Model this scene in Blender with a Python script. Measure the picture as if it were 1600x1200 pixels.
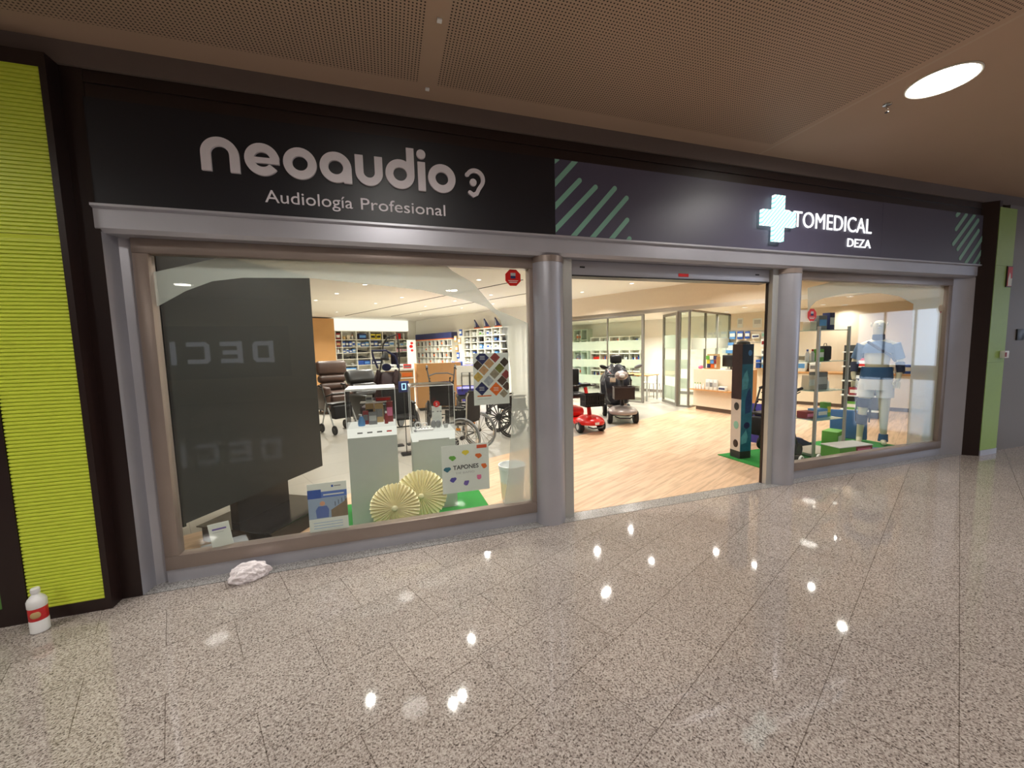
import bpy, bmesh, math, random
from mathutils import Vector, Matrix
for o in list(bpy.data.objects): bpy.data.objects.remove(o)
S = bpy.context.scene
C = S.collection
PI = math.pi
rnd = random.Random(7)

# ------------------------------------------------------------ camera
CAMY, CAMH, F = -3.139, 1.6, 609.04
yaw, pitch, roll = map(math.radians, (17.4485, -5.2096, -1.3833))
fw = Vector((math.sin(yaw)*math.cos(pitch), math.cos(yaw)*math.cos(pitch), math.sin(pitch)))
r0 = Vector((math.cos(yaw), -math.sin(yaw), 0)); u0 = r0.cross(fw)
rt = r0*math.cos(roll)+u0*math.sin(roll); up = -r0*math.sin(roll)+u0*math.cos(roll)
cd = bpy.data.cameras.new('camera'); cam = bpy.data.objects.new('camera', cd); C.objects.link(cam)
cam.matrix_world = Matrix(((rt.x, up.x, -fw.x, 0), (rt.y, up.y, -fw.y, CAMY), (rt.z, up.z, -fw.z, CAMH), (0, 0, 0, 1)))
cd.sensor_width = 36; cd.lens = F*36/1600; cd.clip_start = .05; cd.clip_end = 200
S.camera = cam
# ------------------------------------------------------------ world, exposure
w = bpy.data.worlds.new('world'); S.world = w; w.use_nodes = True
w.node_tree.nodes['Background'].inputs[0].default_value = (.60, .66, .78, 1)
w.node_tree.nodes['Background'].inputs[1].default_value = .25
vs = S.view_settings; vs.view_transform = 'Standard'; vs.look = 'None'; vs.gamma = 1; vs.exposure = 0; vs.use_curve_mapping = False
SHOP_W, MALL_W, DAY = 34, 27, 3.6      # lamp watts, daylight strength

BANG = math.radians(-25.0)          # the building grid behind the slanted shopfront
b = Vector((math.sin(BANG), math.cos(BANG), 0)); a = Vector((b.y, -b.x, 0))
def V(*p): return Vector(p)
def L(t, off=0, z=0): return V(7.06, 5.14, z)+b*t+a*off      # the partition / right wall line
AROT = math.atan2(a.y, a.x)         # rotation that turns local x onto a
BROT = math.atan2(b.y, b.x)

# ------------------------------------------------------------ materials
MT = {}
def srgb(c):
    return tuple(((x/255)/12.92 if x/255 <= .04045 else ((x/255+.055)/1.055)**2.4) for x in c)
def mat(name, c, rough=.5, metal=0, emit=0, noise=0, nscale=20, alpha=1, spec=.5, bump=0, coat=0):
    if name in MT: return MT[name]
    m = bpy.data.materials.new(name); m.use_nodes = True; nt = m.node_tree
    p = nt.nodes['Principled BSDF']; col = srgb(c)+(1,)
    p.inputs['Base Color'].default_value = col
    p.inputs['Roughness'].default_value = rough; p.inputs['Metallic'].default_value = metal
    p.inputs['Specular IOR Level'].default_value = spec
    p.inputs['Coat Weight'].default_value = coat
    if emit:
        p.inputs['Emission Color'].default_value = col; p.inputs['Emission Strength'].default_value = emit
    tc = nt.nodes.new('ShaderNodeTexCoord'); nz = nt.nodes.new('ShaderNodeTexNoise')
    nz.inputs['Scale'].default_value = nscale; nz.inputs['Detail'].default_value = 4
    nt.links.new(tc.outputs['Object'], nz.inputs['Vector'])
    mr = nt.nodes.new('ShaderNodeMapRange'); k = noise or .04
    mr.inputs[3].default_value = 1-k; mr.inputs[4].default_value = 1+k
    nt.links.new(nz.outputs[0], mr.inputs[0])
    mx = nt.nodes.new('ShaderNodeVectorMath'); mx.operation = 'SCALE'; mx.inputs[0].default_value = col[:3]
    nt.links.new(mr.outputs[0], mx.inputs['Scale']); nt.links.new(mx.outputs[0], p.inputs['Base Color'])
    if bump:
        bp = nt.nodes.new('ShaderNodeBump'); bp.inputs['Strength'].default_value = bump; bp.inputs['Distance'].default_value = .01
        nt.links.new(nz.outputs[0], bp.inputs['Height']); nt.links.new(bp.outputs[0], p.inputs['Normal'])
    MT[name] = m; return m
def emat(name, c, s):
    if name in MT: return MT[name]
    m = bpy.data.materials.new(name); m.use_nodes = True; nt = m.node_tree; nt.nodes.remove(nt.nodes['Principled BSDF'])
    e = nt.nodes.new('ShaderNodeEmission'); e.inputs[0].default_value = srgb(c)+(1,); e.inputs[1].default_value = s
    nt.links.new(e.outputs[0], nt.nodes['Material Output'].inputs[0]); MT[name] = m; return m
def glassmat(name, tint=(1, 1, 1), base=.04, diff=0, dcol=(200, 205, 195)):
    m = bpy.data.materials.new(name); m.use_nodes = True; nt = m.node_tree; N = nt.nodes; K = nt.links
    N.remove(N['Principled BSDF'])
    lw = N.new('ShaderNodeLayerWeight'); lw.inputs[0].default_value = .5
    pw = N.new('ShaderNodeMath'); pw.operation = 'POWER'; pw.inputs[1].default_value = 5; K.new(lw.outputs['Facing'], pw.inputs[0])
    ma = N.new('ShaderNodeMath'); ma.operation = 'MULTIPLY_ADD'; ma.inputs[1].default_value = 1-base; ma.inputs[2].default_value = base
    K.new(pw.outputs[0], ma.inputs[0])
    tr = N.new('ShaderNodeBsdfTransparent'); tr.inputs[0].default_value = tint+(1,)
    gl = N.new('ShaderNodeBsdfGlossy'); gl.inputs['Roughness'].default_value = .02 if not diff else .25
    src = tr
    if diff:
        d = N.new('ShaderNodeBsdfDiffuse'); d.inputs[0].default_value = srgb(dcol)+(1,)
        tl = N.new('ShaderNodeBsdfTranslucent'); tl.inputs[0].default_value = srgb(dcol)+(1,)
        m1 = N.new('ShaderNodeMixShader'); m1.inputs[0].default_value = .5; K.new(d.outputs[0], m1.inputs[1]); K.new(tl.outputs[0], m1.inputs[2])
        m2 = N.new('ShaderNodeMixShader'); m2.inputs[0].default_value = diff; K.new(tr.outputs[0], m2.inputs[1]); K.new(m1.outputs[0], m2.inputs[2]); src = m2
    mx = N.new('ShaderNodeMixShader'); K.new(ma.outputs[0], mx.inputs[0]); K.new(src.outputs[0], mx.inputs[1]); K.new(gl.outputs[0], mx.inputs[2])
    K.new(mx.outputs[0], N['Material Output'].inputs[0]); MT[name] = m; return m
GLASS = glassmat('clear_glass', (.975, .99, .975))
GLASSI = glassmat('office_glass', (.93, .98, .94))
ACRYL = glassmat('acrylic', (.97, .97, .97), .03)
FROST = glassmat('frosted_film', (1, 1, 1), .02, .42, (200, 204, 200))
FROSTI = glassmat('frosted_band', (1, 1, 1), .02, .75, (220, 222, 212))

def granite(name, c1, c2, c3, joints=True, rough=.045):
    m = bpy.data.materials.new(name); m.use_nodes = True; nt = m.node_tree; N = nt.nodes; K = nt.links; p = N['Principled BSDF']
    tc = N.new('ShaderNodeTexCoord')
    vo = N.new('ShaderNodeTexVoronoi'); vo.inputs['Scale'].default_value = 170; vo.inputs['Randomness'].default_value = 1
    K.new(tc.outputs['Object'], vo.inputs['Vector'])
    n2 = N.new('ShaderNodeTexNoise'); n2.inputs['Scale'].default_value = 105; n2.inputs['Detail'].default_value = 5; n2.inputs['Roughness'].default_value = .7
    K.new(tc.outputs['Object'], n2.inputs['Vector'])
    sx = N.new('ShaderNodeSeparateColor'); K.new(vo.outputs['Color'], sx.inputs[0])
    ad = N.new('ShaderNodeMath'); ad.operation = 'MULTIPLY_ADD'; ad.inputs[1].default_value = .32
    K.new(sx.outputs[0], ad.inputs[0]); K.new(n2.outputs[0], ad.inputs[2])
    cr = N.new('ShaderNodeValToRGB'); e = cr.color_ramp.elements
    e[0].position = .44; e[0].color = srgb(c1)+(1,); e[1].position = .86; e[1].color = srgb(c3)+(1,)
    x = e.new(.58); x.color = srgb(c2)+(1,); x = e.new(.70); x.color = srgb([(i+j)/2 for i, j in zip(c2, c3)])+(1,)
    K.new(ad.outputs[0], cr.inputs[0]); col = cr.outputs[0]
    n3 = N.new('ShaderNodeTexNoise'); n3.inputs['Scale'].default_value = .9; n3.inputs['Detail'].default_value = 3; K.new(tc.outputs['Object'], n3.inputs['Vector'])
    mr = N.new('ShaderNodeMapRange'); mr.inputs[3].default_value = .86; mr.inputs[4].default_value = 1.12; K.new(n3.outputs[0], mr.inputs[0])
    mm = N.new('ShaderNodeVectorMath'); mm.operation = 'SCALE'; K.new(col, mm.inputs[0]); K.new(mr.outputs[0], mm.inputs['Scale']); col = mm.outputs[0]
    if joints:
        mp = N.new('ShaderNodeMapping'); mp.vector_type = 'POINT'
        mp.inputs['Rotation'].default_value = (0, 0, -math.radians(90-66.37)); mp.inputs['Location'].default_value = (.47, .06, 0)
        K.new(tc.outputs['Object'], mp.inputs['Vector'])
        br = N.new('ShaderNodeTexBrick'); br.inputs['Scale'].default_value = 1; br.inputs['Brick Width'].default_value = .62; br.inputs['Row Height'].default_value = .414
        br.inputs['Mortar Size'].default_value = .0022; br.inputs['Mortar Smooth'].default_value = .1; br.offset = .5
        br.inputs['Color1'].default_value = (1, 1, 1, 1); br.inputs['Color2'].default_value = (.9, .9, .9, 1); br.inputs['Mortar'].default_value = (.35, .32, .3, 1)
        K.new(mp.outputs[0], br.inputs['Vector'])
        mx = N.new('ShaderNodeMix'); mx.data_type = 'RGBA'; mx.blend_type = 'MULTIPLY'; mx.inputs[0].default_value = .8
        K.new(col, mx.inputs[6]); K.new(br.outputs[0], mx.inputs[7]); col = mx.outputs[2]
    K.new(col, p.inputs['Base Color']); p.inputs['Roughness'].default_value = rough
    p.inputs['Specular IOR Level'].default_value = .5
    MT[name] = m; return m
GRAN = granite('granite_floor', (72, 64, 60), (150, 139, 132), (196, 187, 180))
GRAN2 = granite('granite_threshold', (78, 76, 76), (134, 132, 130), (178, 176, 174), False, .2)

def planks(name, c1, c2, pw=.19, pl=1.6):
    m = bpy.data.materials.new(name); m.use_nodes = True; nt = m.node_tree; N = nt.nodes; K = nt.links; p = N['Principled BSDF']
    tc = N.new('ShaderNodeTexCoord'); mp = N.new('ShaderNodeMapping'); mp.inputs['Rotation'].default_value = (0, 0, -AROT-math.radians(0))
    K.new(tc.outputs['Object'], mp.inputs['Vector'])
    br = N.new('ShaderNodeTexBrick'); br.inputs['Scale'].default_value = 1; br.inputs['Brick Width'].default_value = pl; br.inputs['Row Height'].default_value = pw
    br.inputs['Mortar Size'].default_value = .0015; br.inputs['Color1'].default_value = srgb(c1)+(1,); br.inputs['Color2'].default_value = srgb(c2)+(1,)
    br.inputs['Mortar'].default_value = srgb([v*.7 for v in c1])+(1,); br.offset = .37
    K.new(mp.outputs[0], br.inputs['Vector'])
    sc = N.new('ShaderNodeMapping'); sc.inputs['Scale'].default_value = (1.2, 14, 1); K.new(mp.outputs[0], sc.inputs['Vector'])
    nz = N.new('ShaderNodeTexNoise'); nz.inputs['Scale'].default_value = 1.6; nz.inputs['Detail'].default_value = 5; K.new(sc.outputs[0], nz.inputs['Vector'])
    cr = N.new('ShaderNodeValToRGB'); e = cr.color_ramp.elements; e[0].position = .36; e[0].color = (.55, .5, .45, 1); e[1].position = .56; e[1].color = (1, 1, 1, 1)
    K.new(nz.outputs[0], cr.inputs[0])
    mx = N.new('ShaderNodeMix'); mx.data_type = 'RGBA'; mx.blend_type = 'MULTIPLY'; mx.inputs[0].default_value = .55
    K.new(br.outputs[0], mx.inputs[6]); K.new(cr.outputs[0], mx.inputs[7]); K.new(mx.outputs[2], p.inputs['Base Color'])
    p.inputs['Roughness'].default_value = .42; MT[name] = m; return m
WOODF = planks('wood_floor', (222, 190, 156), (210, 174, 140))
def tiles(name, c1, c2, w_=1.2, h_=.6, rough=.35):
    m = mat(name, c1, rough); nt = m.node_tree; N = nt.nodes; K = nt.links; p = N['Principled BSDF']
    tc = N.new('ShaderNodeTexCoord'); mp = N.new('ShaderNodeMapping'); mp.inputs['Rotation'].default_value = (0, 0, -AROT); K.new(tc.outputs['Object'], mp.inputs['Vector'])
    br = N.new('ShaderNodeTexBrick'); br.inputs['Scale'].default_value = 1; br.inputs['Brick Width'].default_value = w_; br.inputs['Row Height'].default_value = h_
    br.inputs['Mortar Size'].default_value = .003; br.offset = 0
    br.inputs['Color1'].default_value = srgb(c1)+(1,); br.inputs['Color2'].default_value = srgb([v*.97 for v in c1])+(1,); br.inputs['Mortar'].default_value = srgb(c2)+(1,)
    K.new(mp.outputs[0], br.inputs['Vector']); K.new(br.outputs[0], p.inputs['Base Color']); return m
TILEF = tiles('grey_tile', (168, 163, 152), (130, 126, 118))

def perforated():
    m = bpy.data.materials.new('perforated_ceiling'); m.use_nodes = True; nt = m.node_tree; N = nt.nodes; K = nt.links; p = N['Principled BSDF']
    def M(op, x, y=None, z=None):
        n = N.new('ShaderNodeMath'); n.operation = op
        for i, q in enumerate((x, y, z)):
            if q is None: continue
            if isinstance(q, (int, float)): n.inputs[i].default_value = q
            else: K.new(q, n.inputs[i])
        return n.outputs[0]
    tc = N.new('ShaderNodeTexCoord'); sp = N.new('ShaderNodeSeparateXYZ'); K.new(tc.outputs['Object'], sp.inputs[0]); X, Y = sp.outputs[0], sp.outputs[1]
    pit = .021
    fx = M('SUBTRACT', M('FRACT', M('DIVIDE', X, pit)), .5); fy = M('SUBTRACT', M('FRACT', M('DIVIDE', Y, pit)), .5)
    d = M('SQRT', M('ADD', M('MULTIPLY', fx, fx), M('MULTIPLY', fy, fy)))
    hole = M('LESS_THAN', d, .25)
    # panels: perforated fields between plain strips
    def between(v, lo, hi): return M('MULTIPLY', M('GREATER_THAN', v, lo), M('LESS_THAN', v, hi))
    fld = M('ADD', M('ADD', between(X, -2.8, .30), between(X, .42, 3.55)), between(X, 8.2, 18))
    fld = M('MULTIPLY', fld, M('LESS_THAN', Y, -.2)); hole = M('MULTIPLY', hole, fld)
    seam = M('ADD', between(X, 3.60, 3.625), between(X, -2.9, -2.88))
    nz = N.new('ShaderNodeTexNoise'); nz.inputs['Scale'].default_value = 1.3; K.new(tc.outputs['Object'], nz.inputs['Vector'])
    base = N.new('ShaderNodeMix'); base.data_type = 'RGBA'; base.inputs[6].default_value = srgb((172, 148, 126))+(1,); base.inputs[7].default_value = srgb((182, 155, 136))+(1,); K.new(nz.outputs[0], base.inputs[0])
    m1 = N.new('ShaderNodeMix'); m1.data_type = 'RGBA'; m1.inputs[7].default_value = srgb((44, 28, 22))+(1,); K.new(hole, m1.inputs[0]); K.new(base.outputs[2], m1.inputs[6])
    m2 = N.new('ShaderNodeMix'); m2.data_type = 'RGBA'; m2.inputs[7].default_value = srgb((182, 160, 142))+(1,); K.new(seam, m2.inputs[0]); K.new(m1.outputs[2], m2.inputs[6])
    K.new(m2.outputs[2], p.inputs['Base Color']); p.inputs['Roughness'].default_value = .6
    return m
PERF = perforated()

white = mat('white_paint', (232, 228, 216), .6); cream = mat('cream_paint', (228, 214, 190), .6)
ceilm = mat('shop_ceiling', (232, 226, 214), .7); lam = mat('white_laminate', (228, 226, 214), .4)
silver = mat('silver_metal', (182, 182, 190), .36, .5, noise=.1, nscale=3); steel = mat('brushed_steel', (152, 138, 130), .36, .45, noise=.12, nscale=4)
alu = mat('aluminium', (190, 190, 186), .3, .5); chrome = mat('chrome', (205, 205, 205), .12, 1)
brown = mat('dark_brown_metal', (38, 24, 22), .35); black = mat('black_plastic', (20, 20, 21), .4); rubber = mat('black_rubber', (24, 24, 25), .7)
charcoal = mat('charcoal_panel', (52, 54, 52), .6); navy = mat('navy_sign', (20, 20, 28), .42); purple = mat('slate_sign', (80, 77, 98), .42)
teal = mat('mint_stripe', (138, 192, 172), .45); letter = mat('pale_letter', (226, 220, 226), .5)
lime = mat('lime_panel', (208, 222, 72), .45); limep = mat('daylit_green_panel', (150, 182, 92), .45); limed = mat('green_panel_far', (88, 130, 62), .5)  # pale green: separate smooth panel, with daylight paleness put into its colour
greywall = mat('grey_wall', (120, 114, 112), .5); wood = mat('light_wood', (196, 146, 92), .45, noise=.12, nscale=6); woodo = mat('orange_wood', (200, 150, 92), .5, noise=.1, nscale=3)
leather = mat('brown_leather', (62, 44, 36), .42, bump=.3, nscale=30); bleather = mat('black_leather', (34, 34, 34), .35, bump=.3, nscale=30); bfabric = mat('black_fabric', (30, 30, 32), .8, bump=.3, nscale=80)
red = mat('red_paint', (205, 28, 22), .3); gunm = mat('grey_scooter_paint', (168, 158, 152), .3, .3); grass = mat('artificial_grass', (46, 150, 62), .9, noise=.35, nscale=160, bump=1)
blue = mat('blue_print', (38, 84, 170), .5); lblue = mat('light_blue_print', (90, 150, 210), .5); nblue = mat('navy_print', (36, 44, 92), .5); orange = mat('orange_print', (226, 110, 40), .5)
paper = mat('white_paper', (226, 230, 224), .6); creamp = mat('cream_paper', (250, 240, 198), .7); grey = mat('grey_plastic', (120, 122, 124), .5); lgrey = mat('light_grey_plastic', (180, 182, 180), .5)
skin = mat('mannequin_skin', (214, 208, 180), .5); wplast = mat('white_plastic', (236, 236, 236), .3); amber = mat('amber_reflector', (240, 150, 20), .3)
gold = mat('tan_card', (190, 160, 110), .6); maroon = mat('maroon_print', (140, 40, 44), .5); pink = mat('pink_print', (226, 120, 160), .5); lgreen = mat('green_print', (100, 170, 60), .5)
yellow = mat('yellow_print', (226, 206, 60), .5); violet = mat('violet_print', (110, 90, 170), .5); dteal = mat('deep_teal_print', (40, 110, 130), .5); bag = mat('thin_plastic_bag', (236, 228, 230), .45)
neon = mat('neon_green', (150, 230, 110), .5); pblue = mat('purple_blue', (70, 66, 160), .5)

# ------------------------------------------------------------ mesh helpers
def BM(): return bmesh.new()
def xf(loc=(0, 0, 0), rz=0, rx=0, ry=0): return Matrix.Translation(loc) @ Matrix.Rotation(rz, 4, 'Z') @ Matrix.Rotation(ry, 4, 'Y') @ Matrix.Rotation(rx, 4, 'X')
def box(bm, c, s, bev=0, M=None, seg=2):
    t = bmesh.new(); bmesh.ops.create_cube(t, size=1, matrix=Matrix.Diagonal((*s, 1)))
    if bev: bmesh.ops.bevel(t, geom=list(t.edges), offset=min(bev, min(s)*.49), segments=seg, profile=.5, affect='EDGES')
    t.transform(Matrix.Translation(c) if M is None else M @ Matrix.Translation(c)); merge(bm, t)
def box2(bm, p0, p1, bev=0, M=None):
    c = [(p0[i]+p1[i])/2 for i in range(3)]; s = [abs(p1[i]-p0[i]) for i in range(3)]; box(bm, c, s, bev, M)
def merge(bm, t):
    me = bpy.data.meshes.new('t'); t.to_mesh(me); t.free(); bm.from_mesh(me); bpy.data.meshes.remove(me)
def cyl(bm, p, q, r, r2=None, n=16, cap=True):
    p = Vector(p); q = Vector(q); d = q-p; r2 = r if r2 is None else r2
    t = bmesh.new(); bmesh.ops.create_cone(t, cap_ends=cap, segments=n, radius1=r, radius2=r2, depth=d.length)
    t.transform(Matrix.Translation((p+q)/2) @ d.to_track_quat('Z', 'Y').to_matrix().to_4x4()); merge(bm, t)
def sph(bm, c, s, n=16, M=None):
    t = bmesh.new(); bmesh.ops.create_uvsphere(t, u_segments=n, v_segments=max(6, n//2+2), radius=1)
    t.transform((M or Matrix()) @ Matrix.Translation(c) @ Matrix.Diagonal((*s, 1))); merge(bm, t)
def tube(bm, pts, r, n=8, closed=False):
    pts = [Vector(p) for p in pts]; N_ = len(pts); rings = []
    prev = None
    for i, p in enumerate(pts):
        if closed: d = pts[(i+1) % N_]-pts[i-1]
        else: d = pts[min(i+1, N_-1)]-pts[max(i-1, 0)]
        d.normalize()
        if prev is None:
            x = d.orthogonal().normalized()
        else:
            x = (prev-d*prev.dot(d)).normalized()
        prev = x; y = d.cross(x)
        rr = r[i] if isinstance(r, (list, tuple)) else r
        rings.append([bm.verts.new(p+(x*math.cos(2*PI*k/n)+y*math.sin(2*PI*k/n))*rr) for k in range(n)])
    m = N_ if closed else N_-1
    for i in range(m):
        A, B = rings[i], rings[(i+1) % N_]
        for k in range(n): bm.faces.new((A[k], A[(k+1) % n], B[(k+1) % n], B[k]))
    if not closed: bm.faces.new(rings[0][::-1]); bm.faces.new(rings[-1])
def torus(bm, c, R, r, axis, n=40, m=8):
    axis = Vector(axis).normalized(); x = axis.orthogonal().normalized(); y = axis.cross(x)
    tube(bm, [Vector(c)+(x*math.cos(2*PI*k/n)+y*math.sin(2*PI*k/n))*R for k in range(n)], r, m, True)
def lathe(bm, prof, n=24, M=None):
    rings = []
    M = M or Matrix()
    for r, z in prof: rings.append([bm.verts.new(M @ Vector((r*math.cos(2*PI*k/n), r*math.sin(2*PI*k/n), z))) for k in range(n)])
    for A, B in zip(rings, rings[1:]):
        for k in range(n): bm.faces.new((A[k], A[(k+1) % n], B[(k+1) % n], B[k]))
    bm.faces.new(rings[0][::-1]); bm.faces.new(rings[-1])
def prism(bm, poly, lo, hi, fn):
    """polygon of 2-D points extruded between lo and hi; fn(u,v,w)->point"""
    A = [bm.verts.new(fn(u, v, lo)) for u, v in poly]; B = [bm.verts.new(fn(u, v, hi)) for u, v in poly]; n = len(poly)
    bm.faces.new(A[::-1]); bm.faces.new(B)
    for k in range(n): bm.faces.new((A[k], A[(k+1) % n], B[(k+1) % n], B[k]))
XY = lambda u, v, w_: (u, v, w_)
XZ = lambda u, v, w_: (u, w_, v)
YZ = lambda u, v, w_: (w_, u, v)
def link(name, me, m, parent=None, loc=None, rz=0):
    o = bpy.data.objects.new(name, me)
    if m: me.materials.clear(); me.materials.append(m)
    C.objects.link(o)
    if parent: o.parent = parent
    if loc is not None: o.location = loc
    o.rotation_euler = (0, 0, rz); return o
def obj(name, bm, m, parent=None, loc=None, rz=0, smooth=True, ang=35):
    bmesh.ops.recalc_face_normals(bm, faces=list(bm.faces))
    me = bpy.data.meshes.new(name); bm.to_mesh(me); bm.free()
    if smooth:
        for p in me.polygons: p.use_smooth = True
        me.set_sharp_from_angle(angle=math.radians(ang))
    return link(name, me, m, parent, loc, rz)
def B1(name, p0, p1, m, parent=None, bev=0, loc=None, rz=0):
    bm = BM(); box2(bm, p0, p1, bev); return obj(name, bm, m, parent, loc, rz)
def tag(o, label, cat, group=None):
    o['label'] = label; o['category'] = cat
    if group: o['group'] = group
    return o
def thing(name, label, cat, loc=(0, 0, 0), rz=0, group=None):
    o = bpy.data.objects.new(name, None); C.objects.link(o); o.location = loc; o.rotation_euler = (0, 0, rz); o.empty_display_size = .1
    return tag(o, label, cat, group)
def struct(o, label=None):
    o['kind'] = 'structure'
    if label: o['label'] = label
    return o
def dup(root, loc, rz, label, group=None):
    r = root.copy(); C.objects.link(r); r.location = loc; r.rotation_euler = (0, 0, rz); r['label'] = label
    if group: r['group'] = group
    for ch in root.children:
        c = ch.copy(); C.objects.link(c); c.parent = r
        for g in ch.children:
            d = g.copy(); C.objects.link(d); d.parent = c
    return r
def text(name, s, m, parent, loc, width=None, height=.1, ext=.004, face='-Y', bold=0):
    cu = bpy.data.curves.new('t', 'FONT'); cu.body = s; cu.size = 1; cu.extrude = .5; cu.offset = bold; cu.resolution_u = 4
    t = bpy.data.objects.new('t', cu); C.objects.link(t); bpy.context.view_layer.update()
    me = bpy.data.meshes.new_from_object(t.evaluated_get(bpy.context.evaluated_depsgraph_get())); bpy.data.objects.remove(t)
    xs = [v.co.x for v in me.vertices]; ys = [v.co.y for v in me.vertices]; x0, x1 = min(xs), max(xs); y0 = 0
    caps = .73; sy = height/caps; sx = width/(x1-x0) if width else sy
    for v in me.vertices:
        X, Y, Z = (v.co.x-x0)*sx, v.co.y*sy, v.co.z*2*ext/2
        v.co = (X, -Z, Y) if face == '-Y' else ((-X, Z, Y) if face == '+Y' else (X, Y, Z))
    return link(name, me, m, parent, loc)

# stroke: a 2-D path given a width (flat or round ends), extruded into a letter
def stroke(bm, pts, wd, y0, y1, closed=False, rnd_end=False):
    n = len(pts); P = [Vector(p) for p in pts]; Lf, Rt = [], []
    for i in range(n):
        d0 = (P[i]-P[i-1]) if (i or closed) else (P[1]-P[0]); d1 = (P[(i+1) % n]-P[i]) if (i < n-1 or closed) else d0
        d0 = d0.normalized(); d1 = d1.normalized(); d = (d0+d1).normalized(); k = 1/max(.5, d.dot(d0))
        nn = Vector((-d.y, d.x))*wd/2*k; Lf.append(P[i]+nn); Rt.append(P[i]-nn)
    v = [[bm.verts.new((q[0], y_, q[1])) for q in S_] for S_ in (Lf, Rt) for y_ in (y0, y1)]
    a0, a1, b0, b1 = v
    for i in range(n if closed else n-1):
        j = (i+1) % n
        for q in ((a0[i], a0[j], b0[j], b0[i]), (a1[j], a1[i], b1[i], b1[j]), (a0[j], a0[i], a1[i], a1[j]), (b0[i], b0[j], b1[j], b1[i])): bm.faces.new(q)
    if closed: return
    bm.faces.new((a0[0], b0[0], b1[0], a1[0])); bm.faces.new((b0[-1], a0[-1], a1[-1], b1[-1]))
    if rnd_end:
        for c_, d in ((P[-1], P[-1]-P[-2]), (P[0], P[0]-P[1])):
            base = math.atan2(d.y, d.x); prism(bm, [(c_.x+math.cos(base+t)*wd/2, c_.y+math.sin(base+t)*wd/2) for t in [PI/2-PI*k/10 for k in range(11)]], y0, y1, XZ)
def arc(cx, cz, r, a0, a1, n=24): return [(cx+r*math.cos(math.radians(a0+(a1-a0)*k/n)), cz+r*math.sin(math.radians(a0+(a1-a0)*k/n))) for k in range(n+1)]

# ============================================================ SETTING: mall
bm = BM(); box2(bm, (-14, -12, -.1), (24, .0, 0)); struct(obj('floor', bm, GRAN), 'speckled polished granite floor of the mall passage')
bm = BM(); box2(bm, (-14, 0, -.1), (24, .17, 0)); struct(obj('trim_threshold', bm, GRAN2))
bm = BM(); box2(bm, (-14, -.0025, .0), (24, .0025, .0008)); struct(obj('trim_threshold_joint', bm, mat('dark_joint', (60, 56, 54), .5)))
bm = BM(); box2(bm, (-14, -12, 3.46), (24, .0, 3.6)); struct(obj('ceiling', bm, PERF), 'brown perforated panel ceiling of the mall')
bm = BM(); box2(bm, (-14, -.02, 3.33), (24, .3, 3.6)); struct(obj('trim_1', bm, mat('ceiling_edge', (108, 96, 90), .6)))
bm = BM(); box2(bm, (-1.659, 0.002, 3.17), (7.419, .3, 3.329)); box2(bm, (-1.659, -.012, 3.25), (7.419, 0.002, 3.262)); struct(obj('trim_2', bm, brown))
bm = BM(); box2(bm, (-1.68, .03, 2.40), (7.6, .3, 3.17)); struct(obj('trim_3', bm, brown))
bm = BM(); box2(bm, (-14.1, -12, 0), (-14, .3, 3.6)); struct(obj('wall_left', bm, greywall))
bm = BM(); box2(bm, (-14, -12.1, 0), (24, -12, 3.6)); struct(obj('wall_opposite', bm, mat('opposite_wall', (128, 112, 100), .6)))
bm = BM(); box2(bm, (24, -12, 0), (24.1, .3, 3.6)); struct(obj('wall_end', bm, greywall))
# left end: posts and lime panel
bm = BM(); prism(bm, [(-1.66, 0), (-1.77, 0), (-1.77, -.1), (-1.802, -.1), (-1.802, .3), (-1.66, .3)], 0, 3.33, XY); struct(obj('trim_4', bm, brown))
bm = BM(); box2(bm, (-1.802, -.1, 0), (-2.17, .3, .075)); box2(bm, (-2.17, -.1, 0), (-2.285, .3, 3.33)); box2(bm, (-2.285, -.1, 0), (-6, .3, .11)); box2(bm, (-6, -.1, 3.25), (-1.802, .3, 3.33)); struct(obj('trim_5', bm, brown))
def ribbed(name, x0, x1, z0, z1, y, pitch, m):
    bm = BM(); n = int((z1-z0)/pitch); prof = [(y+.03, z0)]
    for k in range(n):
        z = z0+k*pitch; prof += [(y, z), (y, z+pitch*.55), (y+.009, z+pitch*.72), (y+.009, z+pitch*.9)]
    prof += [(y, z1), (y+.03, z1)]
    A = [bm.verts.new((x0, p, q)) for p, q in prof]; B = [bm.verts.new((x1, p, q)) for p, q in prof]
    for k in range(len(prof)-1): bm.faces.new((A[k], A[k+1], B[k+1], B[k]))
    bm.faces.new((A[-1], A[0], B[0], B[-1]))
    f1 = bm.faces.new(A[::-1]); f2 = bm.faces.new(B); bmesh.ops.triangulate(bm, faces=[f1, f2], ngon_method='EAR_CLIP')
    return obj(name, bm, m, smooth=False)
tag(ribbed('wall_panel', -2.168, -1.804, .076, 2.322, -.095, .0225, lime), 'lime green ribbed wall panel, lower sheet beside the bottle', 'wall panel', 'lime ribbed panels')
tag(ribbed('wall_panel', -2.168, -1.804, 2.326, 3.25, -.095, .0225, lime), 'lime green ribbed wall panel, upper sheet under the ceiling', 'wall panel', 'lime ribbed panels')
bm = BM(); box2(bm, (-6, -.09, .11), (-2.286, .3, 3.25)); struct(obj('wall_far_left', bm, limed))
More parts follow.
